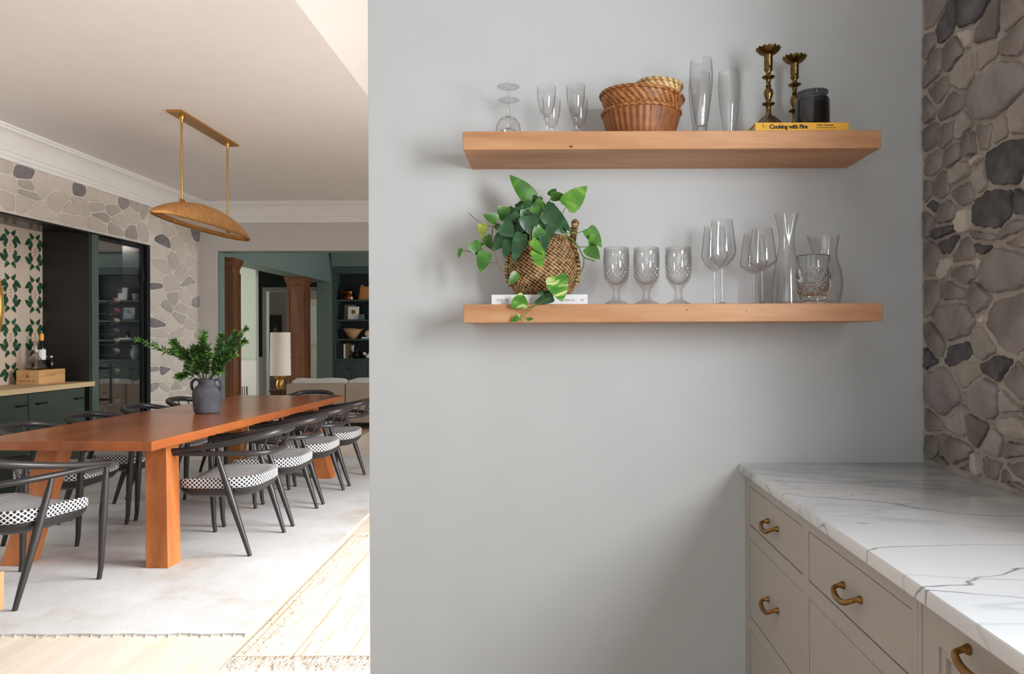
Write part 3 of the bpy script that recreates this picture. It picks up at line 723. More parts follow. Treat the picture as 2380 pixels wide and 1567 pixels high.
# ------------------------------------------------------------------ bar niche and cellar
NB = -4.96
NY1 = 7.14
struct(G().box(NB - 0.1, NB, OY0, NY1 + 0.05, 0, OPZ + 0.1).build('wall_niche', M('wallpaper_ground', (206, 190, 172), 0.75, vary=0.02), smooth=0), 'cream wallpapered back wall of the bar niche', 'wall')
gg = G()
leaf1 = [(10, 300), (60, 345), (112, 382), (104, 305), (72, 240), (30, 262)]
leaf2 = [(70, 190), (82, 240), (105, 268), (150, 245), (185, 195), (218, 122), (170, 108), (110, 145)]
leaf3 = [(40, 150), (62, 195), (112, 145), (142, 92), (132, 42), (82, 6), (78, 60), (52, 100)]
body = [(0, 285), (45, 270), (50, 210), (35, 170), (30, 120), (60, 80), (75, 30), (60, 0), (0, 0)]
vee = [(0, 88), (26, 46), (18, 40), (0, 62)]
for c in range(7):
    yc = 7.035 - 0.32 * c
    for r in range(4):
        zc = 2.152 - 0.41 * r
        for sy in (-1, 1):
            for sz in (-1, 1):
                if r == 3 and sz < 0: continue
                for poly, mi, off in ((body, 1, 0.0012), (leaf3, 0, 0.0016), (leaf2, 0, 0.0020), (leaf1, 0, 0.0024), (vee, 2, 0.0028)):
                    pts = [(NB + off, yc + sy * x * 0.000628, zc + sz * z * 0.000479) for x, z in poly]
                    if max(p[1] for p in pts) > NY1 + 0.001:
                        pts = [(p[0], min(p[1], NY1 + 0.001), p[2]) for p in pts]
                    if sy * sz < 0: pts = pts[::-1]
                    gg.add(pts, [tuple(range(len(pts)))], mi)
        gg.add([(NB + 0.003, yc + 0.028 * math.cos(a), zc + 0.011 * math.sin(a)) for a in [2 * PI * k / 12 for k in range(12)]], [tuple(range(12))], 3)
wp = gg.build('wallpaper_print', [M('print_green', (28, 74, 48), 0.7, vary=0.55, vscale=26), M('print_blush', (216, 188, 168), 0.75, vary=0.06, vscale=30), M('print_rose', (170, 116, 96), 0.75), M('print_pearl', (178, 172, 162), 0.7)], bpy.data.objects['wall_niche'], smooth=0)
wp['kind'] = 'stuff'
struct(G().box(NB - 0.05, LX - 0.005, NY1, NY1 + 0.02, 0, OPZ + 0.06).build('wall_niche_side', black_panel, smooth=0), 'tall black side panel of the bar niche', 'wall')
struct(G().box(NB, LX - 0.122, OY0, NY1, OPZ + 0.0, OPZ + 0.06).build('ceiling_niche', soffit_metal, smooth=0), 'dark metallic soffit over the bar niche', 'ceiling')
g = G().box(LX - 0.12, LX + 0.012, OY0, OY1, OPZ - 0.012, OPZ + 0.002).box(LX - 0.26, LX + 0.012, OY1 - 0.065, OY1, 0, OPZ - 0.012)
struct(g.build('trim_8', black_metal, smooth=0), 'thin black steel frame edging the niche opening', 'trim')
struct(G().box(LX - 0.10, LX - 0.004, 7.185, 7.29, 0, OPZ - 0.012).box(LX - 0.12, LX - 0.03, NY1 + 0.02, 7.185, 0, OPZ - 0.012).build('trim_9', green_post, smooth=0), 'dark green post between the niche and the glass door', 'trim')
# base cabinets
CF = -4.46; CT = 0.857
def bar_cab(y0, y1, label):
    t = thing('base_cabinet', label, 'cabinet', (CF, (y0 + y1) / 2, 0))
    w = (y1 - y0) / 2
    G().box(-0.45, -0.02, -w, w, 0.08, CT).box(-0.42, -0.08, -w, w, 0, 0.08).build('body', green_cab, t, smooth=0)
    d = G().box(-0.02, 0.0, -w + 0.004, w - 0.004, 0.10, CT - 0.006).build('drawer_front', green_cab, t, smooth=0, bevel=0.002)
    for y in (-w + 0.14, w - 0.10):
        G().tube([(0.0, y - 0.05, CT - 0.10), (0.028, y - 0.05, CT - 0.10), (0.028, y + 0.05, CT - 0.10), (0.0, y + 0.05, CT - 0.10)], 0.008, 8).build('handle', black_metal, d)
bar_cab(6.245, 7.0, 'dark green bar cabinet beside the black side panel')
bar_cab(5.49, 6.243, 'dark green bar cabinet cut by the left picture edge')
tag(G().box(NB + 0.004, CF + 0.015, OY0 + 0.02, NY1 - 0.006, CT + 0.001, 0.903).build('worktop', oak, smooth=0, bevel=0.003), 'pale oak worktop on the dark green bar cabinets', 'worktop')
# crate
cr = thing('wooden_crate', 'pale wooden wine crate on the oak bar top', 'crate', (-4.763, 6.837, 0.904))
crate_w = wood('crate_pine', (190, 142, 92), (214, 172, 118), 'Y', 0.6, 12)
a, b = 0.103, 0.18
G().box(-a, a, -b, -b + 0.012, 0, 0.13).build('end_board', crate_w, cr, smooth=0)
G().box(-a, a, b - 0.012, b, 0, 0.13).build('end_board', crate_w, cr, smooth=0)
for s in (-1, 1): G().box(s * a, s * (a - 0.01), -b + 0.012, b - 0.012, 0, 0.13).build('side_board', crate_w, cr, smooth=0)
G().box(-a + 0.01, a - 0.01, -b + 0.012, b - 0.012, 0.118, 0.129).build('lid', crate_w, cr, smooth=0)
ink_brown = M('branded_ink', (124, 88, 50), 0.7, vary=0)
G().lathe([(0.016, 0), (0.016, 0.0008)], 5).build('emblem', ink_brown, cr, loc=(0, -b, 0.075)).rotation_euler = (PI / 2, 0, 0)
G().box(-0.085, -0.02, -b - 0.0008, -b, 0.028, 0.034).box(-0.005, 0.03, -b - 0.0008, -b, 0.028, 0.034).box(0.048, 0.08, -b - 0.0008, -b, 0.028, 0.034).build('printed_line', ink_brown, cr, smooth=0)
text_mesh('lettering', 'L I N A', 0.03, ink_brown, cr, (a + 0.0006, -0.07, 0.07), (PI / 2, 0, PI / 2), spacing=1.2)
CZ = 0.904 + 0.13
item('decanter', vessel([(0.0, 0.004), (0.075, 0.002), (0.088, 0.02), (0.080, 0.045), (0.045, 0.09), (0.020, 0.135), (0.016, 0.19), (0.022, 0.235), (0.030, 0.262), (0.028, 0.262), (0.014, 0.19), (0.018, 0.135), (0.043, 0.088), (0.077, 0.045), (0.084, 0.02), (0.072, 0.006), (0.0, 0.008)], 36), thin_glass('decanter_glass', 0.35, (0.9, 0.88, 0.85), 2.0), 'wide-based glass decanter standing on the wooden crate', 'decanter', (-4.745, 6.745, CZ))
def bottle_prof(h=0.31, r=0.037):
    return [(0.0, 0.0), (r * 0.9, 0.0), (r, 0.008), (r, h * 0.60), (r * 0.85, h * 0.68), (r * 0.45, h * 0.76), (0.0145, h * 0.82), (0.0135, h * 0.97), (0.0145, h * 0.975), (0.0145, h), (0.0, h)]
wb = thing('wine_bottle', 'dark wine bottle with yellow capsule and white label on the crate', 'bottle', (-4.78, 6.87, CZ))
G().lathe(bottle_prof(0.33), 24, cap0=False, cap1=False).build('bottle', bottle_dark, wb)
G().lathe([(0.0165, 0.27), (0.0165, 0.332), (0.0, 0.333)], 20, cap0=False, cap1=False).build('capsule', M('yellow_foil', (240, 176, 20), 0.4, vary=0.02), wb)
lab = [( 0.0378 * math.cos(a), 0.0378 * math.sin(a)) for a in [-PI / 2 - 0.9 + 0.1 * k for k in range(26)]]
gl_ = G()
gl_.add([(x, y, 0.09) for x, y in lab] + [(x, y, 0.185) for x, y in lab], [(k, k + 1, 26 + k + 1, 26 + k) for k in range(25)])
gl_.build('label', paper_white, wb, smooth=0)
G().tube([(0.006, -0.0382, 0.182), (-0.022, -0.0315, 0.095)], 0.0008, 4).tube([(0.006, -0.0382, 0.182), (0.031, -0.022, 0.095)], 0.0008, 4).build('label_lines', ink_black, wb)
for k, (dx, dy) in enumerate(((-0.03, 0.10), (0.025, 0.10))):
    sb = thing('small_bottle', ('left' if k == 0 else 'right') + ' of two small dark bottles with pale caps on the crate', 'bottle', (-4.763 + dx, 6.837 + dy, CZ), group='small dark bottles on the crate')
    G().lathe([(0.02, 0), (0.022, 0.004), (0.022, 0.075), (0.012, 0.095), (0.011, 0.112)], 16).build('bottle', bottle_dark, sb)
    G().lathe([(0.013, 0.110), (0.013, 0.122), (0.0, 0.123)], 14).build('cap', paper_white, sb)
# round mirror
mr = thing('round_mirror', 'round brass framed mirror on the wallpaper at the left edge', 'mirror', (NB + 0.004, 5.99, 1.62))
R_ = 0.61
G().tube([(0.012, R_ * math.cos(2 * PI * k / 72), R_ * math.sin(2 * PI * k / 72)) for k in range(73)], 0.012, 8, cap=False).build('frame', brass, mr)
gm = G().lathe([(R_ - 0.005, 0), (R_ - 0.005, 0.008)], 64).build('glass', mirror_mat, mr); gm.rotation_euler = (0, PI / 2, 0)

# cellar
cel = M('cellar_black', (14, 15, 15), 0.6)
g = G().box(-6.3, -6.2, NY1 + 0.02, 9.3, 0, 2.5).box(-6.2, LX - 0.25, NY1 + 0.02, NY1 + 0.06, 0, 2.5).box(-6.2, LX - 0.25, 9.2, 9.3, 0, 2.5).box(-6.2, LX - 0.12, NY1 + 0.02, 9.3, 2.4, 2.5)
struct(g.build('wall_cellar', cel, smooth=0), 'black walls of the wine cellar behind the glass door', 'wall')
d1 = bpy.data.objects.new('door_1', None); COL.objects.link(d1); struct(d1, 'black framed glass door of the wine cellar', 'door')
DY0, DY1 = 7.292, 8.13
G().box(LX - 0.05, LX - 0.015, DY1 - 0.05, DY1, 0.01, OPZ - 0.02).build('door_frame', black_metal, d1, smooth=0)
G().box(LX - 0.05, LX - 0.015, DY0, DY1 - 0.05, OPZ - 0.05, OPZ - 0.02).build('door_frame', black_metal, d1, smooth=0)
G().box(LX - 0.05, LX - 0.015, DY0, DY1 - 0.05, 0.01, 0.09).build('door_frame', black_metal, d1, smooth=0)
G().box(LX - 0.036, LX - 0.028, DY0, DY1 - 0.05, 0.09, OPZ - 0.05).build('pane', glass_pane, d1, smooth=0)
G().tube([(LX - 0.03, 7.42, 0.70), (LX + 0.035, 7.42, 0.70), (LX + 0.035, 7.42, 0.66), (LX + 0.035, 7.42, 1.06), (LX + 0.035, 7.42, 1.02), (LX - 0.03, 7.42, 1.02)], 0.012, 8).build('handle', black_metal, d1)
G().box(LX - 0.016, LX - 0.004, DY1 - 0.06, DY1 - 0.01, 1.95, 2.07).build('hinge', black_metal, d1, smooth=0)
steel = M('brushed_steel', (170, 172, 172), 0.3, metal=1.0)
WX = -5.15
rk = thing('wine_rack', 'steel and black post wine rack inside the cellar', 'wine rack', (WX, 8.46, 0))
for y, m_, r_ in ((-0.10, steel, 0.014), (0.02, black_metal, 0.02)):
    G().box(-0.06, -0.02, y - r_, y + r_, 0.0, 2.05).build('post', m_, rk, smooth=0)
for i, z in enumerate([0.575 + 0.118 * k for k in range(11)]):
    G().tube([(-0.03, 0.02, z - 0.036), (0.075, 0.02, z - 0.036)], 0.006, 6).tube([(-0.03, -0.10, z - 0.036), (0.075, -0.10, z - 0.036)], 0.006, 6).build('peg', steel, rk)
bl = [('pink', (176, 120, 116)), ('red', (170, 50, 60)), ('ivory', (206, 198, 160)), ('grey', (120, 118, 116)), ('cream', (206, 200, 182)), ('white', (210, 210, 204)), ('black', (30, 30, 30)), ('straw', (196, 186, 128)), ('silver', (186, 184, 180)), ('slate', (70, 74, 80)), ('sand', (190, 176, 150))]
bm_ = G().lathe(bottle_prof(0.31), 18, cap0=False, cap1=False).mesh('bottle', bottle_dark)
for i, (nm, c) in enumerate(bl):
    z = 0.575 + 0.118 * (10 - i)
    b = thing('wine_bottle', 'wine bottle with a %s label lying in the cellar rack' % nm, 'bottle', (WX + 0.02, 8.70, z), group='bottles lying in the cellar rack')
    o = link('bottle', bm_, b); o.rotation_euler = (PI / 2, 0, 0)
    o = G().lathe([(0.0378, 0.05), (0.0378, 0.15)], 18, cap0=False, cap1=False).build('label', M('label_' + nm, c, 0.7, vary=0.03), b); o.rotation_euler = (PI / 2, 0, 0)
tag(window_light('cellar_fill_light', (-4.9, 8.0, 2.38), (-0.1, 0.3, -1), 0.3, 0.3, 14, (1, 0.9, 0.8)), 'added fill light under the cellar ceiling', 'light')  # added light that brightens the rack and bottles; it has no fitting

# ------------------------------------------------------------------ dining room: rugs
def rug_mat(name, c1, c2, c3, lines=None):
    m, nt, b = new_mat(name); L = nt.links.new
    co = coords(nt)
    n1 = nd(nt, 'ShaderNodeTexNoise'); n1.inputs['Scale'].default_value = 1.6; n1.inputs['Detail'].default_value = 8; n1.inputs['Roughness'].default_value = 0.65
    L(co, n1.inputs['Vector'])
    r = ramp(nt, [(0.30, c3), (0.45, c1), (0.70, c2)]); L(n1.outputs['Fac'], r.inputs[0]); out = r.outputs[0]
    if lines:
        cl = coords(nt, (1, 0.02, 1)); n3 = nd(nt, 'ShaderNodeTexNoise'); n3.inputs['Scale'].default_value = 60; n3.inputs['Detail'].default_value = 2
        L(cl, n3.inputs['Vector'])
        r3 = ramp(nt, [(0.34, lines), (0.40, (255, 255, 255))]); L(n3.outputs['Fac'], r3.inputs[0])
        mx = nd(nt, 'ShaderNodeMixRGB', blend_type='MULTIPLY'); mx.inputs[0].default_value = 0.8
        L(out, mx.inputs[1]); L(r3.outputs[0], mx.inputs[2]); out = mx.outputs[0]
    L(out, b.inputs['Base Color']); b.inputs['Roughness'].default_value = 0.95
    n2 = nd(nt, 'ShaderNodeTexNoise'); n2.inputs['Scale'].default_value = 120; n2.inputs['Detail'].default_value = 3; L(co, n2.inputs['Vector'])
    bp = nd(nt, 'ShaderNodeBump'); bp.inputs['Strength'].default_value = 0.25; bp.inputs['Distance'].default_value = 0.01
    L(n2.outputs['Fac'], bp.inputs['Height']); L(bp.outputs[0], b.inputs['Normal'])
    return m
rr = random.Random(11)
RGX0, RGX1, RGY0, RGY1 = -4.30, -1.365, 3.26, 8.07
rug = thing('area_rug', 'large faded pale grey area rug under the dining table', 'rug', ((RGX0 + RGX1) / 2, RGY0, 0))
gg = G(); n = 60; hw = (RGX1 - RGX0) / 2; ln = RGY1 - RGY0
top = [(-hw + 2 * hw * i / n, 0.006 * math.sin(i * 1.3) + rr.uniform(-0.003, 0.003)) for i in range(n + 1)]
bot = [(hw - 2 * hw * i / n, ln + rr.uniform(-0.003, 0.003)) for i in range(n + 1)]
gg.prism([(x, y, 0.0) for x, y in top + bot], (0, 0, 0.009))
gg.build('pile', rug_mat('faded_rug', (204, 205, 205), (222, 224, 226), (190, 178, 162)), rug, smooth=0.5)
gg = G()
for x, y in top[::1]: gg.tube([(x, y + 0.002, 0.005), (x + rr.uniform(-0.01, 0.01), y - 0.018, 0.003)], 0.003, 4)
gg.build('edge_threads', M('rug_thread', (190, 182, 170), 0.9, vary=0.3, vscale=40), rug)['kind'] = 'stuff'
run = thing('jute_runner', 'woven natural jute runner with knotted white fringe beside the grey wall', 'rug', (-0.96, 3.02, 0))
G().box(-0.35, 0.35, 0, 1.80, 0.0, 0.012).build('weave', rug_mat('jute_weave', (226, 208, 188), (234, 220, 204), (218, 198, 176), (214, 190, 172)), run, smooth=0)
gg = G()
for i in range(240):
    x = rr.uniform(-0.35, 0.35); e = rr.random() < 0.5
    y0 = 0.01 if e else 1.79; d = -1 if e else 1
    l = rr.uniform(0.06, 0.13)
    gg.tube([(x, y0, 0.008), (x + rr.uniform(-0.02, 0.02), y0 + d * l * 0.5, 0.010), (x + rr.uniform(-0.04, 0.04), y0 + d * l, 0.004)], 0.0016, 5)
gg.build('fringe', M('cotton_fringe', (226, 214, 200), 0.95, vary=0.1, vscale=30), run)['kind'] = 'stuff'
gg = G()
for i in range(420):
    x, y = rr.uniform(-0.35, 0.35) if rr.random() < 0.35 else rr.uniform(-0.35, -0.26), rr.uniform(0.0, 1.8)
    gg.tube([(x, y, 0.012), (x + rr.uniform(-0.010, 0.010), y + rr.uniform(-0.006, 0.010), 0.014)], 0.0015, 4)
gg.build('jute_slubs', M('jute_slub', (206, 182, 156), 0.95, vary=0.3, vscale=60), run)['kind'] = 'stuff'

# ------------------------------------------------------------------ dining table
RUGZ = 0.009
TB = thing('dining_table', 'long orange-brown cherry dining table', 'table', (-2.70, 4.02, RUGZ), -math.atan(0.055))
TT = 0.76 - RUGZ
TW, TL = 0.52, 3.12
for y0, y1 in ((0, 2.2498), (2.2502, TL)):
    G().box(-TW, TW, y0, y1, TT - 0.052, TT).build('top_board', table_wood, TB, smooth=0, bevel=0.001, seg=1)
G().box(-TW + 0.2, TW - 0.2, 0.45, TL - 0.45, TT - 0.11, TT - 0.053).build('under_beam', leg_wood, TB, smooth=0)
for sx in (-1, 1):
    for e in (0, 1):
        yb, yt = (0.25, 0.42) if e == 0 else (TL - 0.25, TL - 0.42)
        xb, xt = sx * 0.435, sx * 0.325
        w = 0.066
        G().hexa([(xb - w, yb - w, 0), (xb + w, yb - w, 0), (xb + w, yb + w, 0), (xb - w, yb + w, 0)],
                 [(xt - w, yt - w, TT - 0.053), (xt + w, yt - w, TT - 0.053), (xt + w, yt + w, TT - 0.053), (xt - w, yt + w, TT - 0.053)]).build('leg', leg_wood, TB, smooth=0, bevel=0.004)

# ------------------------------------------------------------------ chairs
def stripe_mat():
    m, nt, b = new_mat('striped_fabric'); L = nt.links.new
    w = nd(nt, 'ShaderNodeTexWave'); w.bands_direction = 'X'; w.inputs['Scale'].default_value = 17; w.inputs['Distortion'].default_value = 0.4; w.inputs['Detail'].default_value = 0
    L(coords(nt), w.inputs['Vector'])
    r = ramp(nt, [(0.38, (84, 88, 92)), (0.62, (214, 216, 218))]); L(w.outputs['Fac'], r.inputs[0]); L(r.outputs[0], b.inputs['Base Color'])
    b.inputs['Roughness'].default_value = 0.9
    return m
def lattice_mat():
    m, nt, b = new_mat('lattice_fabric'); L = nt.links.new
    out = []
    tc = nd(nt, 'ShaderNodeTexCoord'); sp = nd(nt, 'ShaderNodeSeparateXYZ'); L(tc.outputs['Object'], sp.inputs[0])
    at2 = nd(nt, 'ShaderNodeMath', operation='ARCTAN2'); L(sp.outputs['Y'], at2.inputs[0]); L(sp.outputs['X'], at2.inputs[1])
    ang = nd(nt, 'ShaderNodeMath', operation='MULTIPLY'); L(at2.outputs[0], ang.inputs[0]); ang.inputs[1].default_value = 0.26
    for s in (1, -1):
        z = nd(nt, 'ShaderNodeMath', operation='MULTIPLY_ADD'); L(sp.outputs['Z'], z.inputs[0]); z.inputs[1].default_value = s * 1.0; L(ang.outputs[0], z.inputs[2])
        f = nd(nt, 'ShaderNodeMath', operation='MULTIPLY'); L(z.outputs[0], f.inputs[0]); f.inputs[1].default_value = 250.0
        sn = nd(nt, 'ShaderNodeMath', operation='SINE'); L(f.outputs[0], sn.inputs[0]); out.append(sn)
    mx = nd(nt, 'ShaderNodeMath', operation='MAXIMUM'); L(out[0].outputs[0], mx.inputs[0]); L(out[1].outputs[0], mx.inputs[1])
    r = ramp(nt, [(0.45, (40, 40, 44)), (0.62, (226, 226, 228))]); L(mx.outputs[0], r.inputs[0]); L(r.outputs[0], b.inputs['Base Color'])
    b.inputs['Roughness'].default_value = 0.9
    return m
stripe, lattice = stripe_mat(), lattice_mat()

def u_path(hw, yf, yb, zf, zb, n=28, zpow=1.4):
    """bent bow from the right front tip round the back to the left front tip"""
    pts = []
    for i in range(n + 1):
        t = i / n; a = PI * t            # 0 .. pi
        x = hw * math.cos(a)
        c = math.sin(a)
        y = yf + (yb - yf) * (abs(c) ** 0.72)
        x = math.copysign(hw * abs(math.cos(a)) ** 0.62, math.cos(a)) if abs(math.cos(a)) > 1e-6 else 0
        z = zf + (zb - zf) * (abs(c) ** zpow)
        pts.append(Vector((x, y, z)))
    return pts
def d_outline(hw, yf, yb, n=40, k=2.6):
    pts = []
    for i in range(n):
        a = 2 * PI * i / n
        c, s = math.cos(a), math.sin(a)
        kk = 5.0 if s > 0 else k
        x = hw * math.copysign(abs(c) ** (2 / kk), c); y = (yf if s > 0 else -yb) * math.copysign(abs(s) ** (2 / kk), s)
        pts.append((x, y))
    return pts
CH_LABEL = 'black bow-back armchair with patterned black and white seat'
def make_chair():
    t = thing('dining_chair', CH_LABEL, 'chair')
    # seat pad (saddle)
    N = 44; ol = d_outline(0.262, 0.240, -0.255, N, 3.3)
    gg = G(); rings = []
    def ztop(x, y):
        return 0.434 + 0.044 * (abs(x) / 0.26) ** 2.2 * (0.6 + 0.4 * (y + 0.24) / 0.475) + 0.030 * max(0, (-y) / 0.24) ** 2 - 0.012 * max(0, y / 0.235) ** 2
    levels = [(0.96, None, 0.402), (1.0, None, 0.412), (1.0, -0.010, None), (0.965, -0.001, None), (0.8, 0, None), (0.55, 0, None), (0.28, 0, None)]
    for s, dz, z in levels:
        for (x, y) in ol:
            X, Y = x * s, y * s
            gg.v.append((X, Y, z if z is not None else ztop(X, Y) + dz))
    gg.v.append((0, 0, ztop(0, 0)))
    for k in range(len(levels) - 1):
        for i in range(N):
            j = (i + 1) % N
            gg.f.append((k * N + i, k * N + j, (k + 1) * N + j, (k + 1) * N + i)); gg.m.append(1 if k < 3 else 0)
    b0 = (len(levels) - 1) * N
    for i in range(N): gg.f.append((b0 + i, b0 + (i + 1) % N, len(gg.v) - 1)); gg.m.append(0)
    gg.f.append(tuple(range(N - 1, -1, -1))); gg.m.append(1)
    gg.build('seat_pad', [stripe, lattice], t, smooth=1.0)
    gg = G()
    for s, z in ((0.80, 0.345), (0.90, 0.36), (0.97, 0.385), (0.98, 0.4015)):
        gg.v += [(x * s, y * s, z) for x, y in ol]
    for k in range(3):
        for i in range(N):
            j = (i + 1) % N; gg.f.append((k * N + i, k * N + j, (k + 1) * N + j, (k + 1) * N + i))
    gg.f.append(tuple(range(N - 1, -1, -1))); gg.f.append(tuple(3 * N + i for i in range(N))); gg.m = [0] * len(gg.f)
    gg.build('seat_frame', chair_black, t, smooth=0.8)
    lo = u_path(0.283, 0.285, -0.315, 0.622, 0.606)
    up = u_path(0.288, 0.290, -0.365, 0.632, 0.735, zpow=1.1)
    n = len(lo)
    G().tube(lo, [0.0155 + 0.002 * math.sin(PI * i / (n - 1)) for i in range(n)], 12).build('arm_rail', chair_black, t, smooth=1.0)
    G().tube(up, [0.0150 + 0.007 * math.sin(PI * i / (n - 1)) ** 2 for i in range(n)], 12, flat=1.1).build('back_rail', chair_black, t, smooth=1.0)
    for i in (7, 10, 13, 15, 18, 21):
        G().tube([lo[i], up[i]], 0.006, 8).build('spindle', chair_black, t)
    for s in (-1, 1):
        G().tube([(s * 0.270, 0.235, 0), (s * 0.272, 0.245, 0.06), (s * 0.276, 0.258, 0.35), (s * 0.280, 0.272, 0.56), (s * 0.281, 0.277, 0.618)], [0.0125, 0.014, 0.0215, 0.016, 0.010], 12).build('leg', chair_black, t, smooth=1.0)
        G().tube([(s * 0.262, -0.240, 0), (s * 0.264, -0.222, 0.06), (s * 0.270, -0.135, 0.33), (s * 0.272, -0.068, 0.54), (s * 0.272, -0.050, 0.606)], [0.0125, 0.014, 0.0215, 0.016, 0.010], 12).build('leg', chair_black, t, smooth=1.0)
    return t
ch0 = make_chair()
GRP = 'armchairs around the dining table'
R90 = PI / 2
spots = [(-2.05, 4.68, R90 - 0.03, 'nearest of the black armchairs on the right side of the table'),
         (-2.04, 5.36, R90, 'second nearest black armchair on the right side of the table'),
         (-2.03, 6.03, R90 - 0.02, 'third black armchair along the right side of the table'),
         (-2.02, 6.72, R90, 'farthest black armchair on the right side of the table'),
         (-2.793, 3.836, -0.25, 'black armchair in the foreground at the near head of the table'),
         (-2.50, 7.40, PI, 'black armchair at the far head of the table before the sofa'),
         (-3.24, 4.90, -R90, 'nearest black armchair on the cabinet side of the table'),
         (-3.23, 5.54, -R90, 'second black armchair on the cabinet side of the table'),
         (-3.22, 6.22, -R90, 'third black armchair on the cabinet side before the glass door'),
         (-3.20, 6.90, -R90, 'farthest black armchair on the cabinet side before the stone wall')]
for i, (x, y, a, l) in enumerate(spots):
    if i == 0:
        ch0.location = (x, y, RUGZ); ch0.rotation_euler = (0, 0, a); ch0['label'] = l; ch0['group'] = GRP
    else:
        copy_tree(ch0, (x, y, RUGZ), a, l, GRP)

# bench end at the left edge
bench_w = wood('bench_wood', (164, 122, 80), (186, 146, 102), 'X', 0.5, 8)
bn = thing('bench', 'light wooden bench end at the lower left picture edge', 'bench', (-2.55, 2.60, 0))
G().box(-0.6, 0.47, -0.18, 0.18, 0.30, 0.445).build('seat', bench_w, bn, smooth=0, bevel=0.004)
for x in (-0.5, 0.28):
    G().box(x - 0.03, x + 0.03, -0.15, 0.15, 0, 0.30).build('leg', bench_w, bn, smooth=0)

# ------------------------------------------------------------------ vase with greenery
VB = at(481, 955, 5.5); VB.z = 0.76
vs_ = thing('vase', 'charcoal clay vase with two loop handles on the dining table', 'vase', VB)
pr = [(0.0, 0.0), (0.078, 0.0), (0.088, 0.008), (0.094, 0.04), (0.100, 0.11), (0.101, 0.150), (0.094, 0.178), (0.074, 0.202), (0.060, 0.214), (0.058, 0.232), (0.066, 0.248), (0.066, 0.254), (0.058, 0.254), (0.050, 0.235), (0.052, 0.21), (0.08, 0.17), (0.085, 0.05), (0.0, 0.02)]
vessel(pr, 40).build('body', vase_clay, vs_)
for s in (-1, 1):
    G().tube(spline([(s * 0.058, 0, 0.245), (s * 0.088, 0, 0.252), (s * 0.114, 0, 0.225), (s * 0.110, 0, 0.185), (s * 0.094, 0, 0.165)], 6), 0.0105, 10).build('handle', vase_clay, vs_)
gr = thing('greenery', 'bushy green leafy branches arranged in the charcoal vase', 'plant', VB + Vector((0, 0, 0.20)))
leafm = [M('ruscus_leaf', (44, 88, 24), 0.5, vary=0.35, vscale=9), M('ruscus_leaf_light', (84, 122, 40), 0.5, vary=0.3, vscale=9), M('ruscus_leaf_dark', (30, 66, 22), 0.5, vary=0.3, vscale=9)]
def z2p(zx, zy): return at(330 + zx / 7.122, 750 + zy / 7.122, 5.5) - VB - Vector((0, 0, 0.20))
br = [[(880, 940), (760, 640), (480, 480), (20, 290)], [(920, 940), (820, 640), (640, 430), (590, 320)], [(960, 940), (900, 620), (760, 520), (480, 420)],
      [(1000, 940), (980, 640), (1010, 420), (1080, 180)], [(1050, 940), (1090, 620), (1100, 420), (1130, 260)], [(1090, 940), (1200, 620), (1260, 400), (1320, 220)],
      [(1120, 940), (1290, 650), (1420, 420), (1680, 100)], [(1150, 940), (1330, 640), (1490, 420), (1700, 320)], [(1160, 940), (1260, 780), (1380, 640), (1560, 500)],
      [(920, 930), (820, 800), (740, 760), (640, 750)], [(1000, 930), (950, 700), (900, 560), (900, 440)], [(1130, 930), (1200, 720), (1290, 560), (1380, 330)],
      [(1060, 940), (1050, 700), (1000, 560), (960, 400)], [(940, 930), (860, 760), (700, 600), (420, 520)], [(1150, 930), (1240, 820), (1300, 760), (1360, 800)],
      [(1020, 930), (1090, 760), (1160, 560), (1180, 400)], [(900, 930), (780, 850), (760, 870), (720, 880)], [(1120, 935), (1320, 600), (1480, 320), (1560, 180)]]
rr = random.Random(21)
for bi, b in enumerate(br):
    dy = rr.uniform(-0.12, 0.10)
    pts = []
    for q, (zx, zy) in enumerate(b):
        p = z2p(zx, zy); p.y += dy * (q / 3.0) ** 1.3
        if q == 0: p.x *= 0.35; p.z = min(p.z, 0.03); p.y = 0
        pts.append(p)
    sp_ = spline(pts, 10)
    gg = G().tube(sp_, [0.0026 * (1 - 0.6 * i / len(sp_)) for i in range(len(sp_))], 5, mi=2)
    for i in range(7, len(sp_)):
        t = (sp_[min(i + 1, len(sp_) - 1)] - sp_[i - 1]).normalized()
        for s in range(7):
            side = Vector((rr.uniform(-1, 1), rr.uniform(-1, 1), rr.uniform(-0.6, 1)))
            side = (side - t * side.dot(t)).normalized()
            d = (t * rr.uniform(0.3, 1.0) + side * rr.uniform(0.6, 1.2)).normalized()
            l = rr.uniform(0.030, 0.052); wv = d.cross(Vector((rr.uniform(-1, 1), 1.5, rr.uniform(-1, 1)))).normalized() * l * 0.14
            o = sp_[i] + (sp_[i - 1] - sp_[i]) * rr.random(); nrm = d.cross(wv).normalized() * 0.004
            gg.add([o, o + d * l * 0.4 + wv, o + d * l, o + d * l * 0.4 - wv, o + d * l * 0.45 + nrm], [(0, 1, 4), (1, 2, 4), (2, 3, 4), (3, 0, 4)], rr.choice((0, 0, 0, 1, 2)))
    gg.build('branch', leafm, gr, smooth=0)

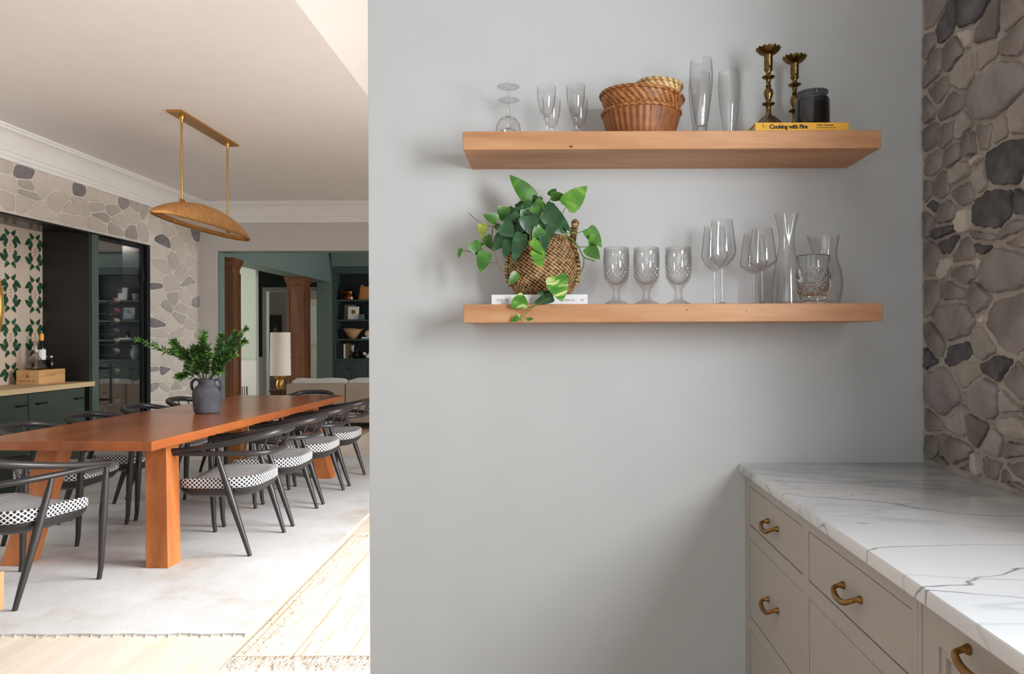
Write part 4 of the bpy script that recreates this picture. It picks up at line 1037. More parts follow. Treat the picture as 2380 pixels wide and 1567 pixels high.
# ------------------------------------------------------------------ pendant
PX, PZ = -2.84, 2.23
pn = thing('pendant_lamp', 'long hammered gold boat-shaped pendant lamp over the table', 'pendant lamp', (PX, 6.04, 3.05))
G().box(-0.058, 0.058, -0.52, 0.50, -0.018, 0.0).build('canopy', brass, pn, smooth=0, bevel=0.002)
gg = G(); NU, NV = 40, 17; HL = 0.825
for i in range(NU + 1):
    u = -1 + 2 * i / NU
    hw = 0.125 * max(0, 1 - abs(u) ** 2.2) ** 0.6 + 0.001; hh = 0.175 * (max(0, 1 - u * u)) ** 0.85
    for j in range(NV):
        a = PI * j / (NV - 1)
        gg.v.append((hw * math.cos(a), u * HL, hh * math.sin(a) ** 0.9 if j not in (0, NV - 1) else 0))
for i in range(NU):
    for j in range(NV - 1):
        gg.f.append((i * NV + j, i * NV + j + 1, (i + 1) * NV + j + 1, (i + 1) * NV + j)); gg.m.append(0)
so = gg.build('shade', gold_leaf, pn, smooth=1.2, loc=(0, 0, PZ - 3.05))
md = so.modifiers.new('thick', 'SOLIDIFY'); md.thickness = 0.006
rim = [(0.125 * max(0, 1 - abs(u) ** 2.2) ** 0.6, u * HL, 0) for u in [-1 + 2 * i / 40 for i in range(41)]]
G().tube(rim, 0.006, 6).tube([(-x, y, z) for x, y, z in rim], 0.006, 6).build('rim', brass, pn, loc=(0, 0, PZ - 3.05))
for y in (-0.40, 0.40):
    rod = G().tube([(0, y, -0.018), (0, y, -0.655)], 0.008, 10).build('rod', brass, pn)
    G().lathe([(0.022, -0.018), (0.022, -0.03), (0.012, -0.045), (0.010, -0.06)], 14, c=(0, y, 0)).build('swivel', brass, rod)
    G().box(-0.005, 0.005, y - 0.04, y + 0.04, -0.80, -0.655).build('inner_bracket', brass, pn, smooth=0)
dl = thing('diffuser_panel', 'pale glass diffuser inside the gold pendant', 'diffuser')
bpy.data.objects.remove(dl)
poly = [(0.9 * x, 0.9 * y, 0.03) for x, y, z in rim] + [(-0.9 * x, 0.9 * y, 0.03) for x, y, z in rim[::-1][1:-1]]
G().prism(poly, (0, 0, 0.006)).build('diffuser', M('opal_diffuser', (214, 208, 200), 0.5, vary=0.01), pn, smooth=0, loc=(0, 0, PZ - 3.05))

# ------------------------------------------------------------------ kitchen: worktop and cabinets
def marble():
    m, nt, b = new_mat('veined_quartzite'); L = nt.links.new
    co = coords(nt, (0.42, 1.0, 0.8), (0, 0, 0.2))
    def N(scale, detail, dist=0.0, rough=0.55, vec=co):
        n = nd(nt, 'ShaderNodeTexNoise'); n.inputs['Scale'].default_value = scale; n.inputs['Detail'].default_value = detail; n.inputs['Distortion'].default_value = dist; n.inputs['Roughness'].default_value = rough
        L(vec, n.inputs['Vector']); return n.outputs['Fac']
    def band(f, c, w, colr, strength):
        s = nd(nt, 'ShaderNodeMath', operation='SUBTRACT'); L(f, s.inputs[0]); s.inputs[1].default_value = c
        a = nd(nt, 'ShaderNodeMath', operation='ABSOLUTE'); L(s.outputs[0], a.inputs[0])
        d = nd(nt, 'ShaderNodeMapRange'); d.inputs[1].default_value = 0; d.inputs[2].default_value = w; d.inputs[3].default_value = strength; d.inputs[4].default_value = 0
        L(a.outputs[0], d.inputs[0]); return d.outputs[0], colr
    base = ramp(nt, [(0.3, (198, 201, 205)), (0.5, (220, 222, 225)), (0.72, (234, 234, 234))]); L(N(2.2, 5, 0.4), base.inputs[0])
    cur = base.outputs[0]
    f1 = N(1.5, 5, 0.2, 0.42); f2 = N(2.1, 5, 0.3, 0.45); f3 = N(1.2, 9, 0.6, 0.62)
    for fac, colr in (band(f1, 0.50, 0.0024, (96, 100, 110), 0.85), band(f2, 0.44, 0.0020, (100, 106, 120), 0.8), band(f2, 0.57, 0.008, (168, 174, 178), 0.4), band(f3, 0.42, 0.05, (132, 154, 156), 0.55), band(f2, 0.515, 0.0014, (110, 116, 126), 0.7), band(f1, 0.42, 0.0016, (90, 104, 124), 0.7)):
        mx = nd(nt, 'ShaderNodeMixRGB'); L(fac, mx.inputs[0]); L(cur, mx.inputs[1]); mx.inputs[2].default_value = lin(colr); cur = mx.outputs[0]
    L(cur, b.inputs['Base Color']); b.inputs['Roughness'].default_value = 0.12
    return m
WT = 0.913
wt = tag(G().box(0.612, RX - 0.001, 0.40, 2.387, WT - 0.030, WT).build('worktop', marble(), smooth=0.6, bevel=0.006, seg=3), 'white veined marble worktop against the stone wall', 'worktop')
FX = 0.633
def pull(parent, y, z, L_=0.088):
    """bow handle with two flared posts, standing off the face at x=0 towards -x"""
    h = L_ / 2
    gg = G()
    pts = spline([(-0.010, y - h, z + 0.003), (-0.023, y - h + 0.003, z - 0.002), (-0.027, y - h * 0.55, z - 0.010), (-0.028, y, z - 0.013), (-0.027, y + h * 0.55, z - 0.010), (-0.023, y + h - 0.003, z - 0.002), (-0.010, y + h, z + 0.003)], 5)
    n = len(pts)
    gg.tube(pts, [0.0042 + 0.0026 * math.sin(PI * i / (n - 1)) for i in range(n)], 10)
    for q in (-1, 1):
        gg.tube([(0, y + q * h, z + 0.003), (-0.003, y + q * h, z + 0.003), (-0.010, y + q * h, z + 0.003), (-0.015, y + q * h, z + 0.001)], [0.0085, 0.0085, 0.0048, 0.005], 12)
    return gg.build('handle', pull_brass, parent)
ROWS = [(0.7245, 0.848), (0.435, 0.682), (0.125, 0.392)]
def drawer_unit(y0, y1, o0, o1, label):
    t = thing('drawer_cabinet', label, 'cabinet', (FX, 0, 0))
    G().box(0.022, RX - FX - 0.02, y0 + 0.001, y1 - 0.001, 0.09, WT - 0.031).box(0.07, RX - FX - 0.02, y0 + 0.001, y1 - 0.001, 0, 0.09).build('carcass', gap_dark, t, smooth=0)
    fr = G().box(0, 0.021, y0, o0, 0.09, WT - 0.031).box(0, 0.021, o1, y1, 0.09, WT - 0.031)
    zs = [0.09] + [v for r in ROWS[::-1] for v in r] + [WT - 0.031]
    for k in range(0, len(zs), 2): fr.box(0, 0.021, o0, o1, zs[k], zs[k + 1])
    fr.build('face_frame', cab_paint, t, smooth=0)
    for z0, z1 in ROWS:
        d = G().box(0.0005, 0.020, o0 + 0.0025, o1 - 0.0025, z0 + 0.0025, z1 - 0.0025).build('drawer', cab_paint, t, smooth=0, bevel=0.001, seg=1)
        pull(d, (o0 + o1) / 2, (z0 + z1) / 2 - 0.002)
drawer_unit(1.822, 2.387, 1.845, 2.334, 'greige three-drawer cabinet in the corner by the grey wall')
drawer_unit(1.266, 1.822, 1.284, 1.80, 'greige three-drawer cabinet in the middle of the counter run')
pc = thing('panel_cabinet', 'greige recessed-panel cabinet nearest at the bottom right', 'cabinet', (FX, 0, 0))
y0, y1 = 0.62, 1.265
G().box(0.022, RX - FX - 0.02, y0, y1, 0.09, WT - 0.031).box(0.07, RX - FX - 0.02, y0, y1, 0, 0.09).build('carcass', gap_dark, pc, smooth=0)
G().box(0, 0.021, y0, y1 - 0.001 - 0.62 + 0.0, 0.09, WT - 0.031).build('side_stile', cab_paint, pc, smooth=0) if False else None
dd = G().box(0.0005, 0.021, y0 + 0.002, y0 + 0.062, 0.1, WT - 0.034).box(0.0005, 0.021, y1 - 0.067, y1 - 0.016, 0.1, WT - 0.034).box(0.0005, 0.021, y0 + 0.062, y1 - 0.067, 0.82, WT - 0.034).box(0.0005, 0.021, y0 + 0.062, y1 - 0.067, 0.1, 0.16).build('door', cab_paint, pc, smooth=0)
G().box(0.012, 0.021, y0 + 0.062, y1 - 0.067, 0.16, 0.82).build('inset_panel', cab_paint, dd, smooth=0)
g = G().box(0.004, 0.013, y1 - 0.080, y1 - 0.067, 0.16, 0.82).box(0.004, 0.013, y0 + 0.062, y0 + 0.075, 0.16, 0.82).box(0.004, 0.013, y0 + 0.075, y1 - 0.080, 0.807, 0.82).box(0.004, 0.013, y0 + 0.075, y1 - 0.080, 0.16, 0.173)
g.build('bead_moulding', cab_paint, dd, smooth=0, bevel=0.002)
G().box(0, 0.021, y1 - 0.0135, y1 - 0.0005, 0.09, WT - 0.031).build('stile', cab_paint, pc, smooth=0)
pull(dd, 1.06, 0.849, 0.10)

# ------------------------------------------------------------------ floating shelves
SF = 2.135
def shelf(x0, x1, z0, z1, label, knots):
    t = thing('floating_shelf', label, 'shelf', ((x0 + x1) / 2, SF, z0))
    w = (x1 - x0) / 2
    G().box(-w, w, 0, 2.388 - SF, 0, z1 - z0).build('board', shelf_wood, t, smooth=0, bevel=0.0015, seg=1)
    for kx, kz, r in knots:
        o = G().lathe([(r, 0), (r * 0.8, 0.0006), (r * 0.3, 0.0008)], 12, lambda r, z, a, j: (r * (1 + 0.3 * math.cos(2 * a)), z)).build('knot', M('knot_dark', (84, 52, 30), 0.7, vary=0.4, vscale=200), t, loc=(kx, 0, kz)); o.rotation_euler = (PI / 2, 0, 0)
    return t
UZ0, UZ1 = 1.8745, 1.928
LZ0, LZ1 = 1.3696, 1.423
shelf(-0.255, 0.966, UZ0, UZ1, 'upper thick fir floating shelf with the baskets and candlesticks', [(at(1327, 343, SF).x - 0.3555, 0.008, 0.004)])
shelf(-0.254, 0.970, LZ0, LZ1, 'lower thick fir floating shelf with the trailing plant', [(at(1597, 718, SF).x - 0.358, 0.035, 0.002), (at(1735, 722, SF).x - 0.358, 0.03, 0.0015)])

# ------------------------------------------------------------------ upper shelf things
def X_(px, Y): return (px - VX) / F * Y + 0.0
def put(px, Y, z): return (X_(px, Y), Y, z)
# inverted wine glasses
def goblet_parts(t, bowl, stem, foot, mat, n=36, bfn=None):
    vessel(bowl, n, bfn).build('bowl', mat, t)
    G().lathe(stem, 20).build('stem', mat, t)
    G().lathe(foot, n).build('foot', mat, t)
def inverted(px, Y, label):
    t = thing('inverted_glass', label, 'glass', put(px, Y, UZ1 + 0.0005), group='upturned stemmed glasses')
    goblet_parts(t, [(0.037, 0.0), (0.0385, 0.012), (0.036, 0.035), (0.026, 0.052), (0.010, 0.060), (0.0, 0.061), (0.0, 0.057), (0.009, 0.0565), (0.024, 0.049), (0.0345, 0.033), (0.037, 0.012), (0.0355, 0.0), (0.037, 0.0)],
                 [(0.010, 0.060), (0.006, 0.070), (0.0045, 0.09), (0.0045, 0.125), (0.006, 0.142)], [(0.006, 0.142), (0.020, 0.146), (0.034, 0.149), (0.0345, 0.1505), (0.0, 0.1515)], glass_rim)
    gg = G()
    for k in range(18):
        a = 2 * PI * k / 18
        gg.tube([(0.012 * math.cos(a), 0.012 * math.sin(a), 0.1515), (0.033 * math.cos(a + 0.35), 0.033 * math.sin(a + 0.35), 0.151)], 0.0007, 4)
    gg.build('etching', glass_cut, t)
inverted(1183, 2.195, 'front upturned stemmed glass with etched foot on the upper shelf')
inverted(1184, 2.320, 'rear upturned stemmed glass behind the etched one')
def cordial(px, Y, label):
    t = thing('cordial_glass', label, 'glass', put(px, Y, UZ1), group='small stemmed glasses on the upper shelf')
    goblet_parts(t, [(0.0, 0.058), (0.010, 0.059), (0.018, 0.068), (0.024, 0.088), (0.0275, 0.115), (0.0285, 0.147), (0.0275, 0.147), (0.0262, 0.115), (0.0222, 0.09), (0.016, 0.072), (0.009, 0.066), (0.0, 0.065)],
                 [(0.007, 0.008), (0.006, 0.02), (0.0095, 0.030), (0.006, 0.038), (0.010, 0.048), (0.008, 0.058)], [(0.026, 0.0), (0.026, 0.002), (0.008, 0.008), (0.0, 0.009)], glass_rim, 30)
cordial(1272, 2.185, 'left front small stemmed glass between upturned glass and its twin')
cordial(1284, 2.30, 'small stemmed glass behind the left cordial glass')
cordial(1340, 2.18, 'right front small stemmed glass left of the baskets')
cordial(1347, 2.30, 'small stemmed glass behind the right cordial glass')
# baskets
def weave_mat(name, c1, c2, c3, freq=30.0, rowh=0.0055, phase=1.57, slope=0.0, amp=0.3, nscale=70):
    """strands going over and under, row by row, round the basket's axis"""
    m, nt, b = new_mat(name); L = nt.links.new
    def mth(op, x, y=None):
        n = nd(nt, 'ShaderNodeMath', operation=op)
        for i, q in enumerate((x, y)):
            if q is None: continue
            if isinstance(q, (int, float)): n.inputs[i].default_value = q
            else: L(q, n.inputs[i])
        return n.outputs[0]
    tc = nd(nt, 'ShaderNodeTexCoord'); sp = nd(nt, 'ShaderNodeSeparateXYZ'); L(tc.outputs['Object'], sp.inputs[0])
    an = mth('ARCTAN2', sp.outputs['Y'], sp.outputs['X'])
    row = mth('FLOOR', mth('DIVIDE', sp.outputs['Z'], rowh))
    sn = mth('SINE', mth('ADD', mth('MULTIPLY', an, freq), mth('ADD', mth('MULTIPLY', row, phase), mth('MULTIPLY', sp.outputs['Z'], slope))))
    no = nd(nt, 'ShaderNodeTexNoise'); no.inputs['Scale'].default_value = nscale; L(tc.outputs['Object'], no.inputs['Vector'])
    v = mth('ADD', mth('MULTIPLY', sn, amp), no.outputs['Fac'])
    r = ramp(nt, [(0.2, c1), (0.5, c2), (0.82, c3)]); L(v, r.inputs[0]); L(r.outputs[0], b.inputs['Base Color']); b.inputs['Roughness'].default_value = 0.5
    return m
wk_dark = weave_mat('wicker_brown', (104, 58, 26), (158, 98, 50), (206, 146, 84), 36, 0.0062, 1.57, 60, 0.2)
wk_rib = weave_mat('wicker_rib', (112, 66, 34), (146, 90, 50), (172, 112, 66), 36, 0.004, 0.0, 0.0, 0.16, 30)
wk_light = weave_mat('wicker_straw', (160, 116, 66), (208, 166, 106), (236, 206, 152), 22, 0.008, 1.57, 60)
BX, BYp = X_(1492, 2.255), 2.255
b1 = thing('basket', 'ribbed brown wicker basket at the bottom of the stack', 'basket', (BX, BYp, UZ1))
def ribfn(amp, k): return lambda r, z, a, j: (r + (amp * math.cos(k * a) if 0.004 < z else 0), z)
vessel([(0.0, 0.0), (0.094, 0.0), (0.098, 0.004), (0.106, 0.03), (0.113, 0.055), (0.118, 0.075), (0.119, 0.082), (0.115, 0.085), (0.109, 0.075), (0.10, 0.03), (0.088, 0.008), (0.0, 0.006)], 144, ribfn(0.0014, 36)).build('body', wk_rib, b1, smooth=1.2)
G().tube([(0.119 * math.cos(2 * PI * k / 60), 0.119 * math.sin(2 * PI * k / 60), 0.083) for k in range(61)], [0.0055 + 0.001 * (k % 2) for k in range(61)], 8, cap=False).build('rim', wk_dark, b1)
def twill(prof, nseg, nrow, amp, mat, parent, name='body'):
    # basket weave: raised over-and-under checks along the wall
    gg = G(); P = []
    for i in range(nrow + 1):
        t = i / nrow * (len(prof) - 1); k = min(int(t), len(prof) - 2); f = t - k
        P.append((prof[k][0] + (prof[k + 1][0] - prof[k][0]) * f, prof[k][1] + (prof[k + 1][1] - prof[k][1]) * f))
    def fn(r, z, a, j):
        s = math.sin(a * nseg / 2 + (j % 4) * PI / 2)
        return (r + amp * s, z)
    return vessel(P, nseg * 2, fn).build(name, mat, parent, smooth=0.5)
b2 = thing('basket', 'brown twill-woven wicker bowl resting tilted in the ribbed basket', 'basket', (BX - 0.004, BYp, UZ1 + 0.052))
b2.rotation_euler = (0, 0.075, 0)
twill([(0.060, 0.004), (0.100, 0.025), (0.116, 0.050), (0.127, 0.078)], 60, 22, 0.0013, wk_dark, b2)
twill([(0.122, 0.078), (0.108, 0.052), (0.09, 0.03), (0.05, 0.012), (0.002, 0.010)], 40, 14, 0.001, wk_dark, b2, 'lining')
G().tube([(0.1265 * math.cos(2 * PI * k / 72), 0.1265 * math.sin(2 * PI * k / 72), 0.080) for k in range(73)], [0.005 + 0.001 * (k % 2) for k in range(73)], 8, cap=False).build('rim', wk_dark, b2)
b3 = thing('basket', 'pale straw basket tipped up inside the brown wicker bowl', 'basket', (BX + 0.052, BYp + 0.012, UZ1 + 0.108))
b3.rotation_euler = (0.0, 0.10, 0)
twill([(0.040, 0.0), (0.058, 0.015), (0.066, 0.04), (0.069, 0.062), (0.066, 0.07), (0.062, 0.06), (0.055, 0.02), (0.002, 0.008)], 36, 24, 0.0016, wk_light, b3)
G().tube([(0.068 * math.cos(2 * PI * k / 48), 0.068 * math.sin(2 * PI * k / 48), 0.068) for k in range(49)], [0.0055 + 0.0015 * (k % 2) for k in range(49)], 8, cap=False).build('rim', wk_light, b3)
# pilsner glasses
def pilsner(px, Y, label):
    t = thing('pilsner_glass', label, 'glass', put(px, Y, UZ1), group='tall beer glasses on the upper shelf')
    h = 0.232
    vessel([(0.0, 0.0), (0.0195, 0.0), (0.0205, 0.003), (0.0185, 0.012), (0.0175, 0.022), (0.021, 0.05), (0.028, 0.10), (0.0335, 0.15), (0.0345, 0.19), (0.0315, h), (0.0305, h), (0.0335, 0.19), (0.0323, 0.15), (0.0265, 0.10), (0.0192, 0.052), (0.0145, 0.034), (0.0, 0.031)], 36).build('tumbler', glass_rim, t)
    G().lathe([(0.0143, 0.005), (0.0143, 0.031)], 24).build('solid_base', glass_cut, t)
pilsner(1632, 2.20, 'front tall curved beer glass right of the baskets')
pilsner(1628, 2.325, 'tall beer glass hidden behind the front one')
pilsner(1697, 2.30, 'tall beer glass set back left of the candlesticks')
# yellow book
yb = thing('book', 'yellow cookbook lying flat with its spine forward on the upper shelf', 'book', (X_(1865, 2.15), 2.147, UZ1))
bl_, bt, bd = 0.137, 0.026, 0.205
G().box(-bl_, bl_, 0, 0.004, 0, bt).box(-bl_, bl_, 0.004, bd, 0, 0.0025).box(-bl_, bl_, 0.004, bd, bt - 0.0025, bt).build('cover', yellow_cover, yb, smooth=0)
G().box(-bl_ + 0.004, bl_ - 0.004, 0.004, bd - 0.004, 0.0025, bt - 0.0025).build('pages', paper_page, yb, smooth=0)
text_mesh('title_lettering', 'Cooking with Fire', 0.0172, ink_black, yb, (-0.096, -0.0003, 0.0085), (PI / 2, 0, 0), bold=0.0006, spacing=0.9)
text_mesh('author_lettering', 'Kristian Tapaninaho', 0.0062, ink_black, yb, (0.043, -0.0003, 0.0165), (PI / 2, 0, 0), bold=0.0001)
gg = G()
for k in range(11): gg.box(0.043 + k * 0.0052, 0.0468 + k * 0.0052, -0.0004, 0.0, 0.0100, 0.0118)
gg.build('small_print', ink_black, yb, smooth=0)['kind'] = 'stuff'
gg = G().tube(spline([(-0.112, -0.0004, 0.022), (-0.1165, -0.0004, 0.019), (-0.112, -0.0004, 0.014), (-0.116, -0.0004, 0.009)], 5), 0.0007, 5).tube([(-0.106, -0.0004, 0.019), (-0.106, -0.0004, 0.009)], 0.0005, 4)
gg.build('spine_emblem', ink_black, yb)
BKZ = UZ1 + bt
def candlestick(px, Y, label):
    t = thing('candlestick', label, 'candlestick', put(px, Y, BKZ + 0.0005), rz=0.5, group='brass candlesticks on the yellow book')
    k = 0.257 / 0.26
    G().box(-0.043, 0.043, -0.043, 0.043, 0, 0.006).hexa([(-0.043, -0.043, 0.006), (0.043, -0.043, 0.006), (0.043, 0.043, 0.006), (-0.043, 0.043, 0.006)], [(-0.012, -0.012, 0.045), (0.012, -0.012, 0.045), (0.012, 0.012, 0.045), (-0.012, 0.012, 0.045)]).build('base', old_brass, t, smooth=0, bevel=0.003)
    G().lathe([(0.010, 0.040), (0.0105, 0.048), (0.007, 0.055), (0.0075, 0.068), (0.009, 0.076), (0.018, 0.080), (0.019, 0.083), (0.009, 0.087), (0.0075, 0.094), (0.011, 0.102), (0.0142, 0.113), (0.012, 0.125), (0.006, 0.131), (0.0095, 0.136), (0.0060, 0.141), (0.0075, 0.152), (0.009, 0.158), (0.0185, 0.162), (0.0195, 0.165), (0.009, 0.169), (0.007, 0.178), (0.012, 0.184), (0.0135, 0.189), (0.0115, 0.194), (0.0128, 0.198), (0.0128, 0.228), (0.016, 0.233)], 28).build('stem', old_brass, t, smooth=1.0)
    def petal(r, z, a, j): 
        w = max(0, (r - 0.016) / 0.018)
        return (r * (1 + 0.05 * w * math.cos(14 * a)), z + 0.0016 * w * math.cos(14 * a))
    vessel([(0.010, 0.229), (0.017, 0.232), (0.027, 0.238), (0.034, 0.245), (0.0365, 0.250), (0.035, 0.2515), (0.025, 0.244), (0.012, 0.241), (0.011, 0.215)], 88, petal).build('flower_pan', old_brass, t, smooth=1.0)
candlestick(1788, 2.235, 'left brass candlestick with a petalled pan, taller looking and in front')
candlestick(1849, 2.305, 'right brass candlestick behind the smoky glass jar')
sj = thing('glass_jar', 'squat smoky black glass jar on the yellow book', 'jar', put(1890, 2.205, BKZ + 0.0005))
vessel([(0.0, 0.0), (0.045, 0.0), (0.050, 0.005), (0.050, 0.078), (0.046, 0.088), (0.041, 0.092), (0.041, 0.098), (0.046, 0.101), (0.046, 0.106), (0.042, 0.107), (0.038, 0.098), (0.038, 0.092), (0.046, 0.078), (0.046, 0.008), (0.0, 0.006)], 48).build('vessel', glass_smoke, sj)
G().lathe([(0.0, 0.0065), (0.0455, 0.0085), (0.0455, 0.068), (0.0, 0.069)], 40, cap0=False, cap1=False).build('dark_wax', M('charcoal_wax', (44, 45, 48), 0.5, vary=0.05), sj)

# ------------------------------------------------------------------ lower shelf things
wbk = thing('book', 'white book lying flat under the seagrass basket', 'book', (X_(1254.5, 2.165), 2.163, LZ1))
bl_, bt2, bd = 0.142, 0.0295, 0.20
G().box(-bl_, bl_, 0, 0.004, 0, bt2).box(-bl_, bl_, 0.004, bd, 0, 0.003).box(-bl_, bl_, 0.004, bd, bt2 - 0.003, bt2).build('cover', paper_white, wbk, smooth=0)
G().box(-bl_ + 0.004, bl_ - 0.004, 0.004, bd - 0.004, 0.003, bt2 - 0.003).build('pages', paper_page, wbk, smooth=0)
text_mesh('title_lettering', 'THE PL', 0.0115, ink_grey, wbk, (-0.129, -0.0003, 0.009), (PI / 2, 0, 0), spacing=1.1)
text_mesh('title_lettering', 'T', 0.0115, ink_grey, wbk, (-0.030, -0.0003, 0.009), (PI / 2, 0, 0))
text_mesh('title_lettering', 'AMERICA', 0.0085, ink_grey, wbk, (0.066, -0.0003, 0.010), (PI / 2, 0, 0), spacing=1.1)
G().tube(spline([(0.120, -0.0004, 0.011), (0.124, -0.0004, 0.016), (0.127, -0.0004, 0.010), (0.131, -0.0004, 0.0185)], 4), 0.0006, 5).build('spine_emblem', ink_grey, wbk)
WBZ = LZ1 + bt2
# seagrass basket
PY = 2.268
pb = thing('seagrass_basket', 'round woven seagrass basket with ear handles on the white book', 'basket', (X_(1262, PY), PY, WBZ))
def seagrass():
    m, nt, b = new_mat('seagrass'); L = nt.links.new
    def mth(op, x, y=None, z=None):
        n = nd(nt, 'ShaderNodeMath', operation=op)
        for i, q in enumerate((x, y, z)):
            if q is None: continue
            if isinstance(q, (int, float)): n.inputs[i].default_value = q
            else: L(q, n.inputs[i])
        return n.outputs[0]
    tc = nd(nt, 'ShaderNodeTexCoord'); sp = nd(nt, 'ShaderNodeSeparateXYZ'); L(tc.outputs['Object'], sp.inputs[0])
    an = mth('ARCTAN2', sp.outputs['Y'], sp.outputs['X'])
    row = mth('FLOOR', mth('DIVIDE', sp.outputs['Z'], 0.0066))
    sn = mth('SINE', mth('ADD', mth('MULTIPLY', an, 42.0), mth('ADD', mth('MULTIPLY', row, 2.1), mth('MULTIPLY', sp.outputs['Z'], 260.0))))
    no = nd(nt, 'ShaderNodeTexNoise'); no.inputs['Scale'].default_value = 60; L(tc.outputs['Object'], no.inputs['Vector'])
    v = mth('ADD', mth('MULTIPLY', sn, 0.26), no.outputs['Fac'])
    r = ramp(nt, [(0.22, (66, 44, 24)), (0.48, (142, 106, 64)), (0.80, (204, 170, 118))]); L(v, r.inputs[0]); L(r.outputs[0], b.inputs['Base Color']); b.inputs['Roughness'].default_value = 0.7
    return m
sg = seagrass()
def sgfn(r, z, a, j):
    row = math.floor(z / 0.0066)
    s = math.sin(42 * a + row * 2.1 + z * 260)
    h = math.sin(PI * ((z / 0.0066) % 1.0))
    return (r + ((0.0022 * s + 0.0018 * h) if r > 0.02 else 0), z)
base_p = [(0.070, 0.0), (0.088, 0.012), (0.103, 0.045), (0.110, 0.085), (0.107, 0.125), (0.094, 0.16), (0.080, 0.178), (0.074, 0.186)]
P = []
NR = 116
for i in range(NR + 1):
    t = i / NR * (len(base_p) - 1); k = min(int(t), len(base_p) - 2); f = t - k
    P.append((base_p[k][0] + (base_p[k + 1][0] - base_p[k][0]) * f, base_p[k][1] + (base_p[k + 1][1] - base_p[k][1]) * f))
P += [(0.068, 0.184), (0.066, 0.16), (0.0, 0.158)]
G().lathe(P, 168, sgfn, cap1=False).build('body', sg, pb, smooth=0.8)
for s in (-1, 1):
    pts = spline([(s * 0.096, -0.012, 0.120), (s * 0.092, -0.016, 0.165), (s * 0.097, -0.010, 0.205), (s * 0.101, 0.0, 0.228), (s * 0.099, 0.012, 0.205), (s * 0.090, 0.018, 0.165)], 8)
    n = len(pts)
    G().tube(pts, [0.0105 + 0.002 * math.sin(i * 1.9) for i in range(n)], 10).build('handle', sg, pb, smooth=0.8)
    pts = spline([(s * 0.092, -0.052, 0.16), (s * 0.105, -0.040, 0.12), (s * 0.110, -0.030, 0.07), (s * 0.100, -0.028, 0.03)], 8)
    G().tube(pts, [0.0065 + 0.0014 * math.sin(i * 1.9) for i in range(len(pts))], 8).build('seam_braid', sg, pb, smooth=0.8)
G().lathe([(0.0, 0.155), (0.066, 0.159)], 24, cap0=False, cap1=False).build('soil', soil, pb)

# pothos
def leaf_mat(name, c1, c2, c3, sc=22):
    m, nt, b = new_mat(name); L = nt.links.new
    n = nd(nt, 'ShaderNodeTexNoise'); n.inputs['Scale'].default_value = sc; n.inputs['Detail'].default_value = 3; n.inputs['Distortion'].default_value = 0.6
    L(coords(nt, (2.2, 0.6, 1)), n.inputs['Vector'])
    r = ramp(nt, [(0.35, c1), (0.5, c2), (0.66, c3)]); L(n.outputs['Fac'], r.inputs[0]); L(r.outputs[0], b.inputs['Base Color'])
    b.inputs['Roughness'].default_value = 0.35; b.inputs['Specular IOR Level'].default_value = 0.5
    return m
LM = {'d': leaf_mat('pothos_dark', (30, 66, 34), (40, 80, 42), (54, 96, 52)), 'm': leaf_mat('pothos_mid', (52, 102, 28), (68, 120, 36), (86, 138, 48)),
      'l': leaf_mat('pothos_light', (74, 128, 36), (96, 150, 46), (124, 172, 66)), 'v': leaf_mat('pothos_variegated', (58, 120, 28), (84, 146, 40), (214, 222, 150), 30),
      'y': leaf_mat('pothos_yellow', (120, 140, 44), (150, 164, 60), (172, 180, 84))}
pl = thing('pothos_plant', 'trailing green heart-leaved pothos growing in the seagrass basket', 'plant', (X_(1262, PY), PY, WBZ + 0.16))
PO = Vector(pl.location)
def zp(zx, zy, Y): return at(1040 + zx / 3.9175, 380 + zy / 3.9175, Y) - PO
HEART = [(0.0, 0.0), (-0.04, 0.26), (-0.01, 0.42), (0.10, 0.50), (0.28, 0.50), (0.48, 0.44), (0.68, 0.32), (0.86, 0.155), (1.0, 0.0)]
def leaf(bz, tz, wz, tone, Y, dY=None, rnd=random.Random(4)):
    if dY is None: dY = rnd.uniform(-0.020, 0.012)
    b0 = zp(bz[0], bz[1], Y); t0 = zp(tz[0], tz[1], Y + dY)
    ax = t0 - b0; L_ = ax.length; ax.normalize()
    view = Vector((0, -1, 0.15)); side = ax.cross(view).normalized(); nrm = side.cross(ax).normalized()
    w = wz / 3.9175 / F * Y
    tw = rnd.uniform(-0.25, 0.25); side = (side * math.cos(tw) + nrm * math.sin(tw)).normalized(); nrm = side.cross(ax).normalized()
    cup = 0.16 * w; bend = rnd.uniform(-0.02, 0.06) * L_
    v = []; f = []
    n = len(HEART)
    for i, (s, h) in enumerate(HEART):
        mid_s = max(s, 0.02) if i not in (1, 2) else 0.02 + 0.03 * i
        drop = -bend * (s - 0.4) ** 2 * 4
        c = b0 + ax * (L_ * (mid_s)) + nrm * drop
        v.append(c)
        for sd in (-1, 1):
            v.append(b0 + ax * (L_ * s) + side * (sd * h * w) + nrm * (drop + cup * (h * 2) ** 1.3 * 0.7))
    for i in range(n - 1):
        a, b = 3 * i, 3 * (i + 1)
        f += [(a, b, b + 1, a + 1), (a, a + 2, b + 2, b)]
    o = sum(v, Vector()) / len(v)
    # local frame so that the leaf's own length runs along its x axis
    R = Matrix((ax, side, nrm)).transposed(); Ri = R.transposed()
    gg = G().add([Ri @ (p - o) for p in v], f)
    me = gg.mesh('leaf', LM[tone], smooth=1.2)
    ob = link('leaf', me, pl); ob.matrix_local = Matrix.Translation(o) @ R.to_4x4()
    return ob
